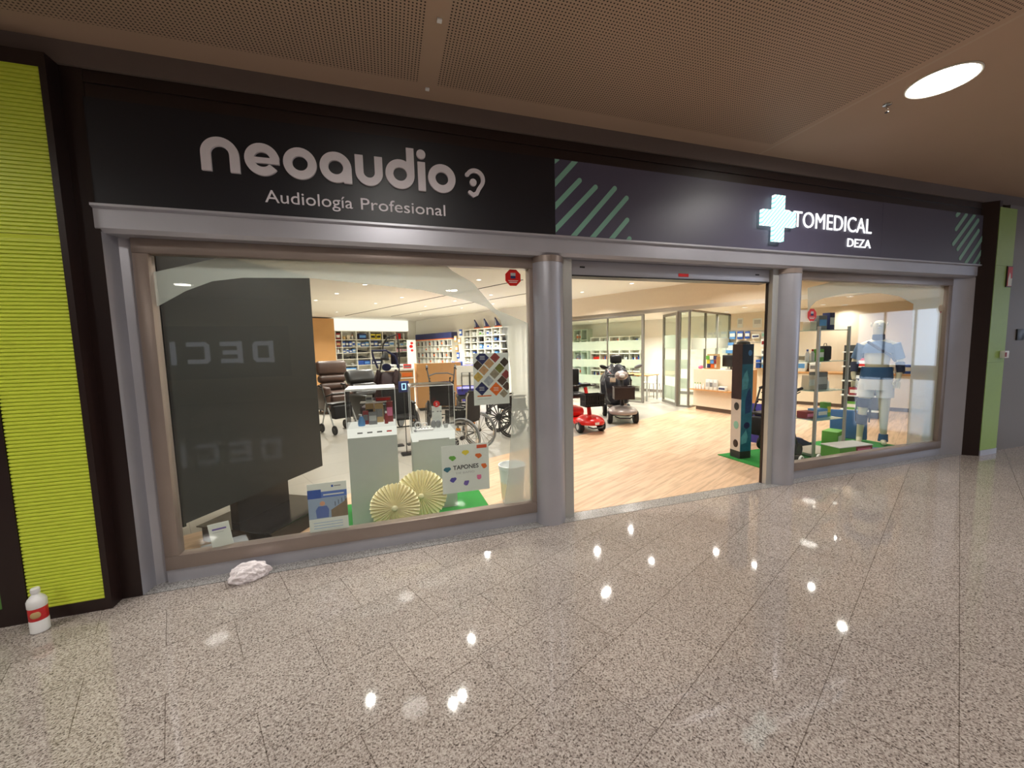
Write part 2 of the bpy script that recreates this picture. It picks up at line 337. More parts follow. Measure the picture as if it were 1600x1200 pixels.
# right end
bm = BM(); prism(bm, [(7.42, 0.001), (7.54, -.11), (7.60, -.11), (7.60, .3), (7.42, .3)], 0, 3.33, XY); struct(obj('trim_6', bm, brown))
bm = BM(); box2(bm, (7.55, -.115, .075), (7.93, .3, 1.26)); box2(bm, (7.55, -.115, 1.263), (7.93, .3, 2.52)); box2(bm, (7.55, -.115, 2.523), (7.93, .3, 3.25)); struct(obj('wall_green_end', bm, limep), 'green panelled pillar at the right end of the shopfront, daylight paleness in its colour')
bm = BM(); box2(bm, (7.55, -.12, 0), (7.93, .3, .074)); struct(obj('baseboard_right', bm, silver))
bm = BM(); box2(bm, (7.93, -.05, 0), (24, .3, 3.33)); struct(obj('wall_right', bm, greywall))

# silver header, jambs, columns
bm = BM(); prism(bm, [(-.005, 2.405), (-.005, 2.52), (-.03, 2.53), (-.03, 2.545), (.15, 2.545), (.15, 2.38), (.02, 2.38)], -1.685, 7.6, YZ); struct(obj('trim_7', bm, silver))
bm = BM(); prism(bm, [(-1.66, 0.002), (-1.64, .12), (-1.57, .16), (-1.57, .3), (-1.70, .3), (-1.70, .002)], 0, 2.385, XY); struct(obj('trim_8', bm, silver))
bm = BM(); prism(bm, [(7.42, .002), (7.33, .07), (7.16, .12), (7.16, .3), (7.45, .3), (7.45, .002)], 0, 2.385, XY); struct(obj('trim_9', bm, silver))
def shop_window(x0, x1, n):
    fr = BM(); gx0, gx1 = x0+.085, x1-.085
    box2(fr, (x0, .10, .095), (x1, .19, .195), .004); box2(fr, (x0, .10, 2.285), (x1, .19, 2.38), .004)
    box2(fr, (x0, .102, .195), (gx0, .188, 2.285), .004); box2(fr, (gx1, .102, .195), (x1, .188, 2.285), .004)
    wn = struct(obj('window_%d' % n, fr, steel)); wn['label'] = 'brushed metal shop window frame'
    bs = BM(); box2(bs, (x0, .115, 0), (x1, .185, .095)); o = obj('window_base', bs, silver, wn)
    g = BM(); box2(g, (gx0-.01, .138, .19), (gx1+.01, .148, 2.29)); gl = obj('pane', g, GLASS, wn); return wn
W1 = shop_window(-1.57, 1.28, 1); W2 = shop_window(4.34, 7.17, 2)
def column(x, y, r, label):
    t = thing('column', label, 'column', (x, y, 0), group='round shopfront columns')
    bm = BM(); lathe(bm, [(r, 0), (r, 2.33)], 40); obj('shaft', bm, silver, t)
    bm = BM(); lathe(bm, [(r+.004, 2.33), (r+.004, 2.382)], 40); obj('collar', bm, steel, t)
column(1.37, .12, .14, 'round silver column left of the open doorway'); column(4.215, .13, .15, 'round silver column right of the open doorway')
d = struct(B1('door_1', (1.49, .09, 0), (1.60, .24, 2.385), alu)); d['label'] = 'pale aluminium door jamb'
B1('seal', (1.60, .15, 0), (1.608, .2, 2.25), black, d)
bm = BM(); box2(bm, (3.99, .09, 0), (4.09, .14, 2.385)); d2 = struct(obj('door_2', bm, alu)); B1('seal', (3.985, .141, 0), (4.0, .17, 2.25), brown, d2)
t = thing('door_operator', 'silver sliding door header box over the doorway', 'door header', (0, 0, 2.25))
bm = BM(); box2(bm, (1.60, .12, 0), (3.975, .26, .128), .004); obj('housing', bm, silver, t)
B1('drip_strip', (1.60, .118, -.012), (3.975, .25, 0), black, t)
B1('label_plate', (2.78, .116, .02), (2.90, .12, .05), red, t); B1('label_text_strip', (2.78, .116, .055), (2.90, .12, .075), lgrey, t)
for x in (1.72, 3.80): bm = BM(); box(bm, (x, .118, .07), (.05, .004, .012), M=None); obj('scuff', bm, black, t)

# ============================================================ SIGNS
t = thing('shop_sign', 'near-black audiology shop sign with white letters', 'sign', (0, 0, 2.548))
B1('panel', (-1.665, -.012, 0), (1.40, .03, .618), navy, t)
zb = 2.80-2.548; R = .076; SW = .055; ZR = R+SW/2
def ltr(fn):
    bm = BM(); fn(bm); obj('letter', bm, letter, t)
Y0, Y1 = -.03, -.012
x = -1.09
def n_(bm): stroke(bm, [(x+SW/2, zb), (x+SW/2, zb+ZR)]+arc(x+SW/2+.08, zb+ZR+.004, .08, 180, 0)+[(x+SW/2+.16, zb)], SW, Y0, Y1)
ltr(n_); x += .245
def e_(bm):
    stroke(bm, arc(x+ZR, zb+ZR, R, 6, 325, 36), SW, Y0, Y1); stroke(bm, [(x+.045, zb+ZR-.006), (x+2*ZR-.003, zb+ZR-.006)], .036, Y0-.001, Y1)
ltr(e_); x += .228
def o_(bm): stroke(bm, arc(x+ZR, zb+ZR, R, 0, 351, 39), SW, Y0, Y1, closed=True)
ltr(o_); x += .226
def a_(bm): o_(bm); stroke(bm, [(x+2*ZR-SW/2, zb), (x+2*ZR-SW/2, zb+ZR)], SW, Y0-.001, Y1)
ltr(a_); x += .232
def u_(bm): stroke(bm, [(x+SW/2, zb+2*ZR), (x+SW/2, zb+ZR)]+arc(x+SW/2+.066, zb+ZR-.01, .066, 180, 360)+[(x+SW/2+.132, zb+ZR), (x+SW/2+.132, zb+2*ZR)], SW, Y0, Y1)
ltr(u_); x += .206
def d_(bm): o_(bm); stroke(bm, [(x+2*ZR-SW/2, zb+ZR), (x+2*ZR-SW/2, zb+.295)], SW, Y0-.001, Y1)
ltr(d_); x += .232
def i_(bm): stroke(bm, [(x+.028, zb), (x+.028, zb+2*ZR)], SW, Y0, Y1); prism(bm, arc(x+.028, zb+.262, .033, 0, 345, 23), Y0, Y1, XZ)
ltr(i_); x += .075
ltr(o_)
bm = BM(); stroke(bm, [(.653, zb+.155)]+arc(.715, zb+.125, .065, 150, -35, 18)+[(.745, zb+.055), (.728, zb+.02), (.70, zb+.005), (.672, zb+.022)], .03, Y0, Y1, rnd_end=True); obj('ear_logo', bm, letter, t)
bm = BM(); prism(bm, arc(.70, zb+.10, .027, 0, 345, 23), Y0, Y1, XZ); obj('ear_logo_dot', bm, letter, t)
text('subtitle', 'Audiología', letter, t, (-.745, -.016, 2.632-2.548), .555, .086, .004); text('subtitle', 'Profesional', letter, t, (-.135, -.016, 2.632-2.548), .61, .086, .004)
t2 = thing('shop_sign', 'slate blue orthopaedics shop sign with glowing letters and mint stripes', 'sign', (0, 0, 2.548))
bm = BM(); box2(bm, (1.40, -.014, 0), (5.50, .03, .618)); box2(bm, (5.503, -.014, 0), (7.53, .03, .618)); obj('panel', bm, purple, t2)
def clip_stripe(x0, z0, x1, z1, wd, xl, xr, rl=True, rh=True):
    """45-degree rounded stripe clipped to the panel"""
    d = Vector((x1-x0, z1-z0)); ang = math.atan2(d.y, d.x); n = Vector((-d.y, d.x)).normalized()*wd/2
    P0, P1 = Vector((x0, z0)), Vector((x1, z1)); poly = [P0-n, P1-n]+[P1+Vector((math.cos(ang+q), math.sin(ang+q)))*wd/2 for q in [-PI/2+PI*k/8 for k in range(1, 8)]]+[P1+n, P0+n]+[P0+Vector((math.cos(ang+q), math.sin(ang+q)))*wd/2 for q in [PI/2+PI*k/8 for k in range(1, 8)]]
    def cl(poly, ax, v, sgn):
        out = []
        for i, p in enumerate(poly):
            q = poly[(i+1) % len(poly)]; ip = (p[ax]-v)*sgn >= 0; iq = (q[ax]-v)*sgn >= 0
            if ip: out.append(p)
            if ip != iq: s = (v-p[ax])/(q[ax]-p[ax]); out.append(p+(q-p)*s)
        return out
    for ax, v, s in ((0, xl, 1), (0, xr, -1), (1, .004, 1), (1, .614, -1)):
        poly = cl(poly, ax, v, s)
        if len(poly) < 3: return
    bm = BM(); prism(bm, [tuple(p) for p in poly], -.017, -.014, XZ); obj('stripe', bm, teal, t2)
def at(px, py, Y=0):
    d = (rt*(px-800)-up*(py-600)+fw*F); s = (Y-CAMY)/d.y; return V(0, CAMY, CAMH)+d*s
def sg(px, py): p = at(px, py, -.015); return (p.x, p.z-2.548)
def zz(x0, y0, s, X, Y): return (X+x0/s, Y+y0/s)
Lst = [((60, 160), (122, 112)), ((100, 275), (240, 122)), ((90, 430), (262, 248)), ((90, 575), (362, 290)), ((212, 610), (482, 298)), ((330, 620), (556, 358)), ((452, 625), (560, 495)), ((560, 635), (574, 612))]
for (p, q) in Lst:
    A, Bq = sg(840+p[0]/4, 220+p[1]/4), sg(840+q[0]/4, 220+q[1]/4); clip_stripe(*A, *Bq, .042, 1.402, 7.5)
Rst = [((760, 690), (790, 660)), ((750, 865), (880, 680)), ((715, 1050), (980, 690)), ((770, 1115), (1025, 755)), ((800, 1230), (1030, 885)), ((870, 1290), (1110, 930)), ((950, 1330), (1110, 1080)), ((1030, 1340), (1110, 1200))]
for (p, q) in Rst:
    A, Bq = sg(1400+p[0]/8, 250+p[1]/8), sg(1400+q[0]/8, 250+q[1]/8); clip_stripe(*A, *Bq, .05, 1.402, 7.525)
glow = emat('sign_glow', (255, 255, 255), 1.6)
text('lettering', 'ORTOMEDICAL', glow, t2, (3.80, -.022, 2.80-2.548), 1.51, .17, .007, bold=-.004)
text('lettering', 'DEZA', glow, t2, (4.93, -.022, 2.64-2.548), .38, .095, .007)
tc_ = thing('cross_sign', 'glowing white and mint LED pharmacy style cross on the slate sign', 'sign', (3.85, -.04, 2.85))
bm = BM(); h_, w2 = .225, .07
prism(bm, [(-w2, -h_), (w2, -h_), (w2, -w2-.005), (h_, -w2-.005), (h_, w2+.005), (w2, w2+.005), (w2, h_), (-w2, h_), (-w2, w2+.005), (-h_, w2+.005), (-h_, -w2-.005), (-w2, -w2-.005)], -.03, .006, XZ)
m = emat('cross_glow', (225, 255, 245), 1.5); nt = m.node_tree
tcn = nt.nodes.new('ShaderNodeTexCoord'); sp = nt.nodes.new('ShaderNodeSeparateXYZ'); nt.links.new(tcn.outputs['Object'], sp.inputs[0])
def MM(op, x_, y_):
    n = nt.nodes.new('ShaderNodeMath'); n.operation = op
    for i, q in enumerate((x_, y_)):
        if isinstance(q, (int, float)): n.inputs[i].default_value = q
        else: nt.links.new(q, n.inputs[i])
    return n.outputs[0]
st = MM('GREATER_THAN', MM('FRACT', MM('MULTIPLY', MM('SUBTRACT', sp.outputs[0], sp.outputs[2]), 22), 0), .45)
mx = nt.nodes.new('ShaderNodeMix'); mx.data_type = 'RGBA'; nt.links.new(st, mx.inputs[0]); mx.inputs[6].default_value = srgb((150, 235, 225))+(1,); mx.inputs[7].default_value = (1, 1, 1, 1)
nt.links.new(mx.outputs[2], nt.nodes['Emission'].inputs[0])
obj('cross_face', bm, m, tc_)
bm = BM(); box2(bm, (-.04, .0065, -.2), (.04, .0255, -.1)); obj('bracket', bm, black, tc_)

# ============================================================ MALL CEILING
def mall_lamp(x, y, label):
    t = thing('ceiling_lamp', label, 'ceiling lamp', (x, y, 3.46), group='large round mall ceiling lamps')
    bm = BM(); lathe(bm, [(.18, -.004), (.18, 0)], 40); obj('diffuser', bm, emat('lamp_diffuser', (255, 250, 240), 45), t)
    bm = BM(); torus(bm, (0, 0, -.004), .19, .008, (0, 0, 1), 40, 6); obj('rim', bm, white, t)
    ld = bpy.data.lights.new('lamp_light', 'AREA'); ld.shape = 'DISK'; ld.size = .34; ld.energy = MALL_W; ld.color = (1, .95, .9); ld.spread = math.radians(150)
    lo = bpy.data.objects.new('lamp_light', ld); C.objects.link(lo); lo.parent = t; lo.location = (0, 0, -.012)
mall_lamp(3.93, -1.22, 'large round glowing lamp in the mall ceiling at upper right')
for i, (x, y) in enumerate([(.11, -1.91), (-3.18, -4.46), (-3.6, -1.6), (9.8, -3.3), (.10, -4.54), (4.2, -5.2), (8.3, -5.2), (12.5, -1.3), (12.5, -5.2), (-7.8, -3.2), (2, -9), (8, -9), (-5, -9)]):
    mall_lamp(x, y, 'round mall ceiling lamp outside the picture, number %s along the passage' % ('first second third fourth fifth sixth seventh eighth ninth tenth eleventh twelfth thirteenth'.split()[i]))
t = thing('sprinkler', 'small metal sprinkler head in the ceiling beside the lamp', 'sprinkler', (3.88, -.92, 3.46))
bm = BM(); lathe(bm, [(.03, 0), (.028, -.006), (.012, -.008)], 20); obj('escutcheon', bm, chrome, t)
bm = BM(); cyl(bm, (0, 0, 0), (0, 0, -.03), .007); tube(bm, [(-.008, 0, -.028), (-.014, 0, -.045), (0, 0, -.058), (.014, 0, -.045), (.008, 0, -.028)], .0025); lathe(bm, [(.014, -.058), (.014, -.061)], 12); obj('nozzle', bm, chrome, t)
for (x, y, l) in ((.37, -.76, 'tiny white square ceiling sensor near the top edge'), (.36, -.15, 'tiny white ceiling sensor above the ear logo')):
    o = B1('ceiling_sensor', (-.014, -.014, -.012), (.014, .014, 0), wplast, None, .003); o.location = (x, y, 3.46); tag(o, l, 'sensor', 'small ceiling sensors')
# right wall fittings
t = thing('wall_notice', 'small red and white framed notice high on the daylit green pillar', 'notice', (7.87, -.115, 2.385))
B1('frame', (-.075, -.012, -.135), (.045, 0, .135), brown, t); B1('sheet', (-.065, -.015, -.125), (.035, -.012, .125), red, t)
bm = BM(); prism(bm, [(-.055, -.12), (.03, -.12), (.03, -.02), (.0, -.03), (-.01, .03), (-.03, .05), (-.045, .0), (-.055, -.03)], -.017, -.015, XZ); obj('print', bm, paper, t)
t = thing('call_point', 'small white and red alarm call point on the daylit green pillar', 'alarm button', (7.86, -.115, 1.36))
B1('housing', (-.05, -.05, -.045), (.05, 0, .05), wplast, t, .006); B1('front', (-.052, -.052, -.03), (-.01, -.05, .03), maroon, t)
o = B1('wall_plate', (8.33, -.065, 1.545), (8.5, -.05, 1.70), black, None, .004); tag(o, 'small dark plate on the grey wall at the right edge', 'wall plate')
# daylight glazing and the shop across the mall (seen as reflections)
dayl = emat('daylight', (214, 230, 255), DAY)
def dwin(n, p0, p1, axis):
    wn = struct(B1('window_%d' % n, p0, p1, dayl)); fr = BM(); k = 4
    lo = [min(p0[i], p1[i]) for i in range(3)]; hi = [max(p0[i], p1[i]) for i in range(3)]
    for j in range(k+1):
        if axis == 'x': X = lo[0]+(hi[0]-lo[0])*j/k; box2(fr, (X-.04, lo[1], lo[2]), (X+.04, hi[1]+.06, hi[2]))
        else: Yv = lo[1]+(hi[1]-lo[1])*j/k; box2(fr, (lo[0]-.06, Yv-.04, lo[2]), (hi[0], Yv+.04, hi[2]))
    for z in (lo[2], hi[2]):
        if axis == 'x': box2(fr, (lo[0], lo[1], z-.04), (hi[0], hi[1]+.06, z+.04))
        else: box2(fr, (lo[0]-.06, lo[1], z-.04), (hi[0], hi[1], z+.04))
    obj('window_frame', fr, steel, wn)
dwin(3, (23.95, -11, .3), (24, -6.2, 3.0), 'y'); dwin(4, (23.95, -5.4, 2.2), (24, -1.0, 3.0), 'y')
dwin(5, (12, -12, 2.6), (15.5, -11.95, 3.3), 'x'); dwin(6, (17, -12, 2.6), (22, -11.95, 3.3), 'x')
VY = 12.2
def vx(px, py): p = at(px, py, VY); return p.x, p.z
xD, zt = vx(426, 532); xl, zb2 = vx(262, 569); zb2 = vx(425, 566)[1]
t = thing('shop_sign', 'glowing DECIMAS lettering across the mall, mirrored in the left window over the dark screen', 'sign', (xD, -11.93, zb2))
hh = zt-zb2; pit = (vx(426, 550)[0]-vx(377, 550)[0]); lw_ = pit*.68
glw = emat('opposite_letter', (235, 238, 255), .85)
B1('backing', (-pit*7.1, -.06, -.5), (.5, -.03, hh+.5), black, t)
def L2(pts_list, k):
    bm = BM()
    for pl in pts_list: stroke(bm, [(-k*pit-u*lw_, v*hh) for u, v in pl], hh*.19, -.03, 0)
    obj('letter', bm, glw, t)
e = .12; I = 1-e
L2([[(e, 0), (e, 1)], [(0, I), (.8, I), (I, .8), (I, .2), (.8, e), (0, e)]], 0)
L2([[(e, 0), (e, 1)], [(0, I), (1, I)], [(0, .5), (.9, .5)], [(0, e), (1, e)]], 1)
L2([[(1, I), (.2, I), (e, .8), (e, .2), (.2, e), (1, e)]], 2)
L2([[(e, 0), (e, 1)]], 3)
L2([[(e, 0), (e, 1)], [(e, 1), (.5, .4), (I, 1)], [(I, 0), (I, 1)]], 3.45)
L2([[(0, 0), (.5, I), (1, 0)], [(.2, .3), (.8, .3)]], 4.5)
L2([[(1, I), (.1, I), (.1, .5), (.9, .5), (.9, e), (0, e)]], 5.5)

# ============================================================ FLOOR ITEMS IN THE MALL
t = thing('bottle', 'white plastic bottle with red label on the floor by the lime panel', 'bottle', (-2.05, -.21, 0), .3)
bm = BM(); lathe(bm, [(.036, 0), (.041, .006), (.041, .075), (.039, .08), (.039, .15), (.042, .155), (.042, .19), (.036, .205), (.018, .228), (.016, .235), (.016, .245)], 28); obj('body', bm, wplast, t)
bm = BM(); lathe(bm, [(.0400, .078), (.0405, .08), (.0405, .15), (.04, .152)], 28); obj('label', bm, mat('red_label', (200, 40, 42), .4, noise=.3, nscale=60), t)
bm = BM(); lathe(bm, [(.019, .236), (.02, .24), (.02, .262), (.017, .266)], 20); obj('cap', bm, wplast, t)
bm = BM(); sph(bm, (.0, -.038, .115), (.022, .005, .022)); obj('label_emblem', bm, gold, t)
bm = BM(); bmesh.ops.create_icosphere(bm, subdivisions=5, radius=1)
for v in bm.verts:
    p = v.co.copy(); n = p.normalized(); f = 1
    for k, (fr, am) in enumerate(((2.1, .12), (4.7, .09), (9, .05), (17, .025))):
        f += am*math.sin(fr*p.x+1.3*k+2.2*math.sin(fr*p.y*1.1+k))*math.cos(fr*p.z*1.2+k*.7)
    f += .04*abs(math.sin(14*math.atan2(p.y, p.x)+3*p.z))
    v.co = Vector((n.x*.115*f, n.y*.075*f, max(n.z, -.55)*.075*f+.041))
for v in bm.verts: v.co.z = max(v.co.z, .0)
o = obj('plastic_bag', bm, bag, None, (-1.03, -.02, .0), .25, ang=25); tag(o, 'crumpled white plastic bag on the floor below the left window', 'bag')

# ============================================================ SHOP SHELL
def ilin(P, d, Q, e_):   # intersection of two plan lines
    den = d.x*e_.y-d.y*e_.x; s = ((Q.x-P.x)*e_.y-(Q.y-P.y)*e_.x)/den; return P+d*s
def hit(px, py, P, d):   # where a sight line meets an upright plane
    n = V(-d.y, d.x, 0); r = rt*(px-800)-up*(py-600)+fw*F; o = V(0, CAMY, CAMH); return o+r*((P-o).dot(n)/r.dot(n))
def fl(px, py, z=0):
    r = rt*(px-800)-up*(py-600)+fw*F; return V(0, CAMY, CAMH)+r*((z-CAMH)/r.z)
BK = V(-2.13, 15.2, 0)                    # front line of the far shelves
WB = BK+b*.4; CORN = ilin(WB, a, L(0), b)
bm = BM(); box2(bm, (-6.5, .17, -.1), (14, 19, 0)); struct(obj('floor', bm, TILEF), 'light grey tiled shop floor')
bm = BM(); sl = .43; prism(bm, [(-6.4, .171), (13.5, .171), (13.5, 3.12+(13.5-3.19)*sl), (-.0, 3.12-3.19*sl), (-6.4, 3.12-9.59*sl if 3.12-9.59*sl > .18 else .2)] if False else [(-3.6, .171), (13.5, .171), (13.5, 7.55), (-3.6, .20)], 0, .0015, XY); struct(obj('floor', bm, WOODF), 'warm wooden plank floor inside the doorway')
bm = BM(); prism(bm, [(-6.5, .3), tuple(L(-5.35)[:2]), tuple(L(15.5)[:2]), (-6.5, 19)], 3.1, 3.2, XY); struct(obj('ceiling', bm, ceilm), 'white shop ceiling')
bm = BM(); prism(bm, [tuple(L(-5.35)[:2]), (14, .3), (14, 12), tuple(L(12)[:2])], 2.45, 2.55, XY); struct(obj('ceiling', bm, ceilm), 'lower white shop ceiling over the counter')
bm = BM(); box2(bm, (-5.35, -.12, 2.451), (4.5, 0, 3.1)); struct(obj('trim_10', bm, cream, None, L(0), BROT))   # bulkhead face
bm = BM(); box2(bm, (3.62, -.12, 0), (13.5, 0, 3.1)); struct(obj('wall_right', bm, white, None, L(0), BROT))
bm = BM(); box2(bm, (-4, 0, 0), ((CORN-WB).length+.1, .12, 3.1)); struct(obj('wall_back', bm, white, None, WB, AROT))
bm = BM(); box2(bm, (-6.6, .3, 0), (-6.5, 19, 3.1)); struct(obj('wall_left', bm, white))
bm = BM(); box2(bm, (-14, .19, 0), (-1.72, .3, 3.33)); struct(obj('wall_front', bm, white))
bm = BM(); box2(bm, (7.45, .19, 0), (14, .3, 3.33)); struct(obj('wall_front', bm, cream))
WR = V(9.6, 6.0, 0)                      # wall behind the counter
def WRp(t, off=0, z=0): return WR+b*t-a*off+V(0, 0, z)
bm = BM(); box2(bm, (-6.5, -.12, 0), (-.02, 0, 2.45)); struct(obj('wall_counter', bm, cream, None, WR, BROT))
bm = BM(); box2(bm, (-.02, -.12, 0), (7.5, 0, 2.45)); struct(obj('wall_office', bm, white, None, WR, BROT))
bm = BM(); box2(bm, (-.02, -.011, 0), (7.5, .012, .09)); struct(obj('baseboard_office', bm, mat('skirting', (120, 112, 104), .5), None, WR-a*.012, BROT))
bm = BM(); box2(bm, (0, 0, 0), (2.9, .12, 2.45)); struct(obj('wall_office_end', bm, white, None, L(5.6), AROT))
# seams in the ceiling
for k, (p, q) in enumerate([((-1.6, 14.3), (2.9, 5.1)), ((.2, 14.5), (4.3, 5.9))]):
    bm = BM(); tube(bm, [(*p, 3.098), (*q, 3.098)], .012, 6); struct(obj('trim_%d' % (11+k), bm, mat('ceiling_slot', (70, 66, 60), .6)))
bm = BM(); box2(bm, (-2.6, -.0, 0), (0, .39, 3.05)); o = obj('wall_wood', bm, woodo, None, BK+a*-.02, AROT); struct(o, 'warm wood clad wall at the far left of the shop')

# downlights
dlm = emat('downlight_glow', (255, 250, 240), 9)
DL = [(-.42, 6.27), (-1.17, 7.78), (-1.89, 9.26), (.44, 8.33), (-.3, 9.87), (1.28, 10.56), (2.03, 8.97), (1.95, 5.27), (2.8, 7.52), (2.99, 8.61), (3.4, 9.58), (2.6, 10.99), (1.34, 13.4), (-1.74, 12.75),
      (4.35, 4.47), (5.7, 5.14), (5.16, 6.65), (3.70, 3.07), (3.80, 3.12), (.59, 1.70), (.73, 1.78), (1.06, 2.77), (-.46, 2.11), (5.25, 3.72), (6.84, 3.54), (7.17, 2.84), (7.52, 1.93), (-1.5, 3.8)]
def ordw(n):
    o1 = 'first second third fourth fifth sixth seventh eighth ninth tenth eleventh twelfth thirteenth fourteenth fifteenth sixteenth seventeenth eighteenth nineteenth twentieth'.split()
    return o1[n] if n < 20 else 'twenty-'+o1[n-20]
def downlight(x, y, z, i, lab, wf=1):
    t = thing('downlight', lab, 'downlight', (x, y, z), group='small shop ceiling downlights')
    bm = BM(); lathe(bm, [(.045, -.004), (.045, -.001)], 20); obj('lens', bm, dlm, t)
    bm = BM(); torus(bm, (0, 0, -.003), .055, .009, (0, 0, 1), 24, 6); obj('rim', bm, wplast, t)
    ld = bpy.data.lights.new('spot', 'AREA'); ld.shape = 'DISK'; ld.size = .085; ld.energy = SHOP_W*wf; ld.color = (1, .955, .89); ld.spread = math.radians(140)
    lo = bpy.data.objects.new('spot', ld); C.objects.link(lo); lo.parent = t; lo.location = (0, 0, -.008)
for i, (x, y) in enumerate(DL):
    rank = sorted(DL, key=lambda q_: q_[1]).index((x, y))
    downlight(x, y, 3.1, i, 'small round white downlight in the main shop ceiling, %s in distance from the shop glass' % ordw(rank), 3.4 if y > 12 else 2.2 if y > 8 else 1.2 if y > 4.3 else .38)
for i, (px, py) in enumerate([(1164.1, 479.9), (1135.4, 487.3), (1286, 475.8), (1320.5, 476)]):
    p = fl(px, py, 2.45); downlight(p.x, p.y, 2.45, i, ['downlight over the counter nearer the doorway jamb', 'downlight over the counter by the glass office corner', 'downlight over the window display, left one', 'downlight over the window display, right one'][i], .6 if i < 2 else .3)

for k, (x, y, z, l) in enumerate([(7.9, 5.9, 2.45, 'added office downlight nearest the reception counter'), (7.3, 7.3, 2.45, 'added office downlight above the light wood desk'), (6.6, 8.8, 2.45, 'added office downlight near the green bookcase'),  # office downlights added to brighten the dark room behind the glass
      (-.95, .85, 3.1, 'added unseen downlight above the dark screen in the left window'), (.1, .8, 3.1, 'added unseen downlight above the left display pedestal'), (.95, .55, 3.1, 'added unseen downlight above the white bin in the left window'), (5.5, .95, 3.1, 'added unseen downlight above the glass shelf tower'), (6.9, 1.0, 3.1, 'added unseen downlight above the mannequin'), (8.6, 2.2, 2.45, 'downlight above the long wall counter')]): downlight(x, y, z, k, l, 1.9 if k < 3 else .55 if k < 6 else .42)  # window downlights added out of view to light the displays
# ------------------------------------------------------------ glass office
FRM = mat('grey_frame', (140, 136, 128), .4, .4)
def glass_wall(name, o_, rz, x0, x1, posts, bands, label, zt=2.45):
    w_ = tag(bpy.data.objects.new(name, None), label, 'glass partition'); C.objects.link(w_); w_.location = o_; w_.rotation_euler = (0, 0, rz)
    B1('pane', (x0, -.055, .04), (x1, -.045, zt-.04), GLASSI, w_)
    bm = BM(); box2(bm, (x0, -.08, zt-.045), (x1, -.02, zt-.002)); box2(bm, (x0, -.08, 0.002), (x1, -.02, .045)); obj('rail', bm, FRM, w_)
    for x, wd in posts: B1('post', (x, -.082, 0.002), (x+wd, -.018, zt-.002), FRM, w_)
    for z0, z1 in bands: B1('frosted_band', (x0, -.062, z0), (x1, -.056, z1), FROSTI, w_)
    return w_
BD = [(1.47, 1.75), (.97, 1.21), (.47, .73)]
glass_wall('glass_partition', L(0), BROT, .95, 3.6, [(.95, .06), (2.1, .025), (3.55, .05)], BD, 'long glass office partition with frosted bands behind the scooters')
glass_wall('glass_partition', L(0), BROT, -.3, .02, [(-.3, .04), (-.06, .08)], BD, 'narrow glass panel between the open door and the counter')
glass_wall('glass_partition', L(-.28)+a*.0, AROT, .03, 2.7, [(.9, .015), (1.7, .015), (2.66, .05)], [(1.47, 1.75)], 'glass office wall behind the counter with reflections', 2.45)
t = thing('glass_door', 'open frosted glass office door with grey metal frame', 'door', (7.05, 5.12, 0), math.atan2(.82, .22))
B1('pane', (.06, -.012, .08), (.80, -.004, 2.36), GLASSI, t)
bm = BM(); box2(bm, (0, -.03, .02), (.07, .02, 2.42)); box2(bm, (.79, -.03, .02), (.85, .02, 2.42)); box2(bm, (.07, -.03, .02), (.79, .02, .09)); box2(bm, (.07, -.03, 2.35), (.79, .02, 2.42)); obj('frame', bm, FRM, t)
for z0, z1 in [(1.5, 1.85), (.75, 1.2), (.15, .5)]: B1('frosted_band', (.07, -.02, z0), (.79, -.0125, z1), FROSTI, t)
bm = BM(); tube(bm, [(.75, -.05, 1.02), (.75, -.05, 1.14)], .008); cyl(bm, (.75, -.05, 1.08), (.75, -.01, 1.08), .006); obj('handle', bm, chrome, t)

# ------------------------------------------------------------ product helpers
CNT = {}
def prod(kind, loc, size, m, label, group, rz=0, band=None, cat=None):
    """box or bottle standing at loc (base centre)"""
    sx, sy, sz = size; bm = BM()
    if kind == 'bottle':
        r = sx/2; lathe(bm, [(r*.9, 0), (r, .01*sz), (r, sz*.62), (r*.45, sz*.78), (r*.42, sz*.84)], 14); o = obj('bottle', bm, m, None, loc, rz)
        bm = BM(); lathe(bm, [(r*.5, sz*.84), (r*.5, sz)], 12); obj('cap', bm, band or wplast, o)
    elif kind == 'shoe':
        pts = [(-.5, 0), (.5, 0), (.5, .25), (.3, .42), (.0, .55), (-.2, .95), (-.5, 1)]
        prism(bm, [(u*sx, v*sz) for u, v in pts], -sy/2, sy/2, XZ); bmesh.ops.bevel(bm, geom=list(bm.edges), offset=min(size)*.12, segments=2, affect='EDGES'); o = obj('shoe', bm, m, None, loc, rz)
        B1('sole', (-sx*.51, -sy*.52, 0.0), (sx*.51, sy*.52, sz*.12), band or black, o)
    elif kind == 'bag':
        box(bm, (0, 0, sz*.42), (sx, sy, sz*.84), min(size)*.25, seg=3); o = obj('pouch', bm, m, None, loc, rz)
        bm = BM(); tube(bm, [(-sx*.25, 0, sz*.8), (-sx*.15, 0, sz*.98), (sx*.15, 0, sz*.98), (sx*.25, 0, sz*.8)], sx*.03, 6); obj('handle', bm, band or black, o)
    elif kind == 'book':
        box2(bm, (-sx/2, -sy/2, 0), (sx/2, sy/2, sz), sx*.08); o = obj('book', bm, m, None, loc, rz)
    else:
        box2(bm, (-sx/2, -sy/2, 0), (sx/2, sy/2, sz), min(size)*.04); o = obj('product_box', bm, m, None, loc, rz)
        if band:
            bm = BM(); box2(bm, (-sx*.42, -sy/2-.002, sz*.3), (sx*.42, -sy/2, sz*.72)); obj('front_label', bm, band, o)
    return tag(o, label, cat or {'bottle': 'bottle', 'shoe': 'shoe', 'bag': 'pouch', 'book': 'book'}.get(kind, 'box'), group)
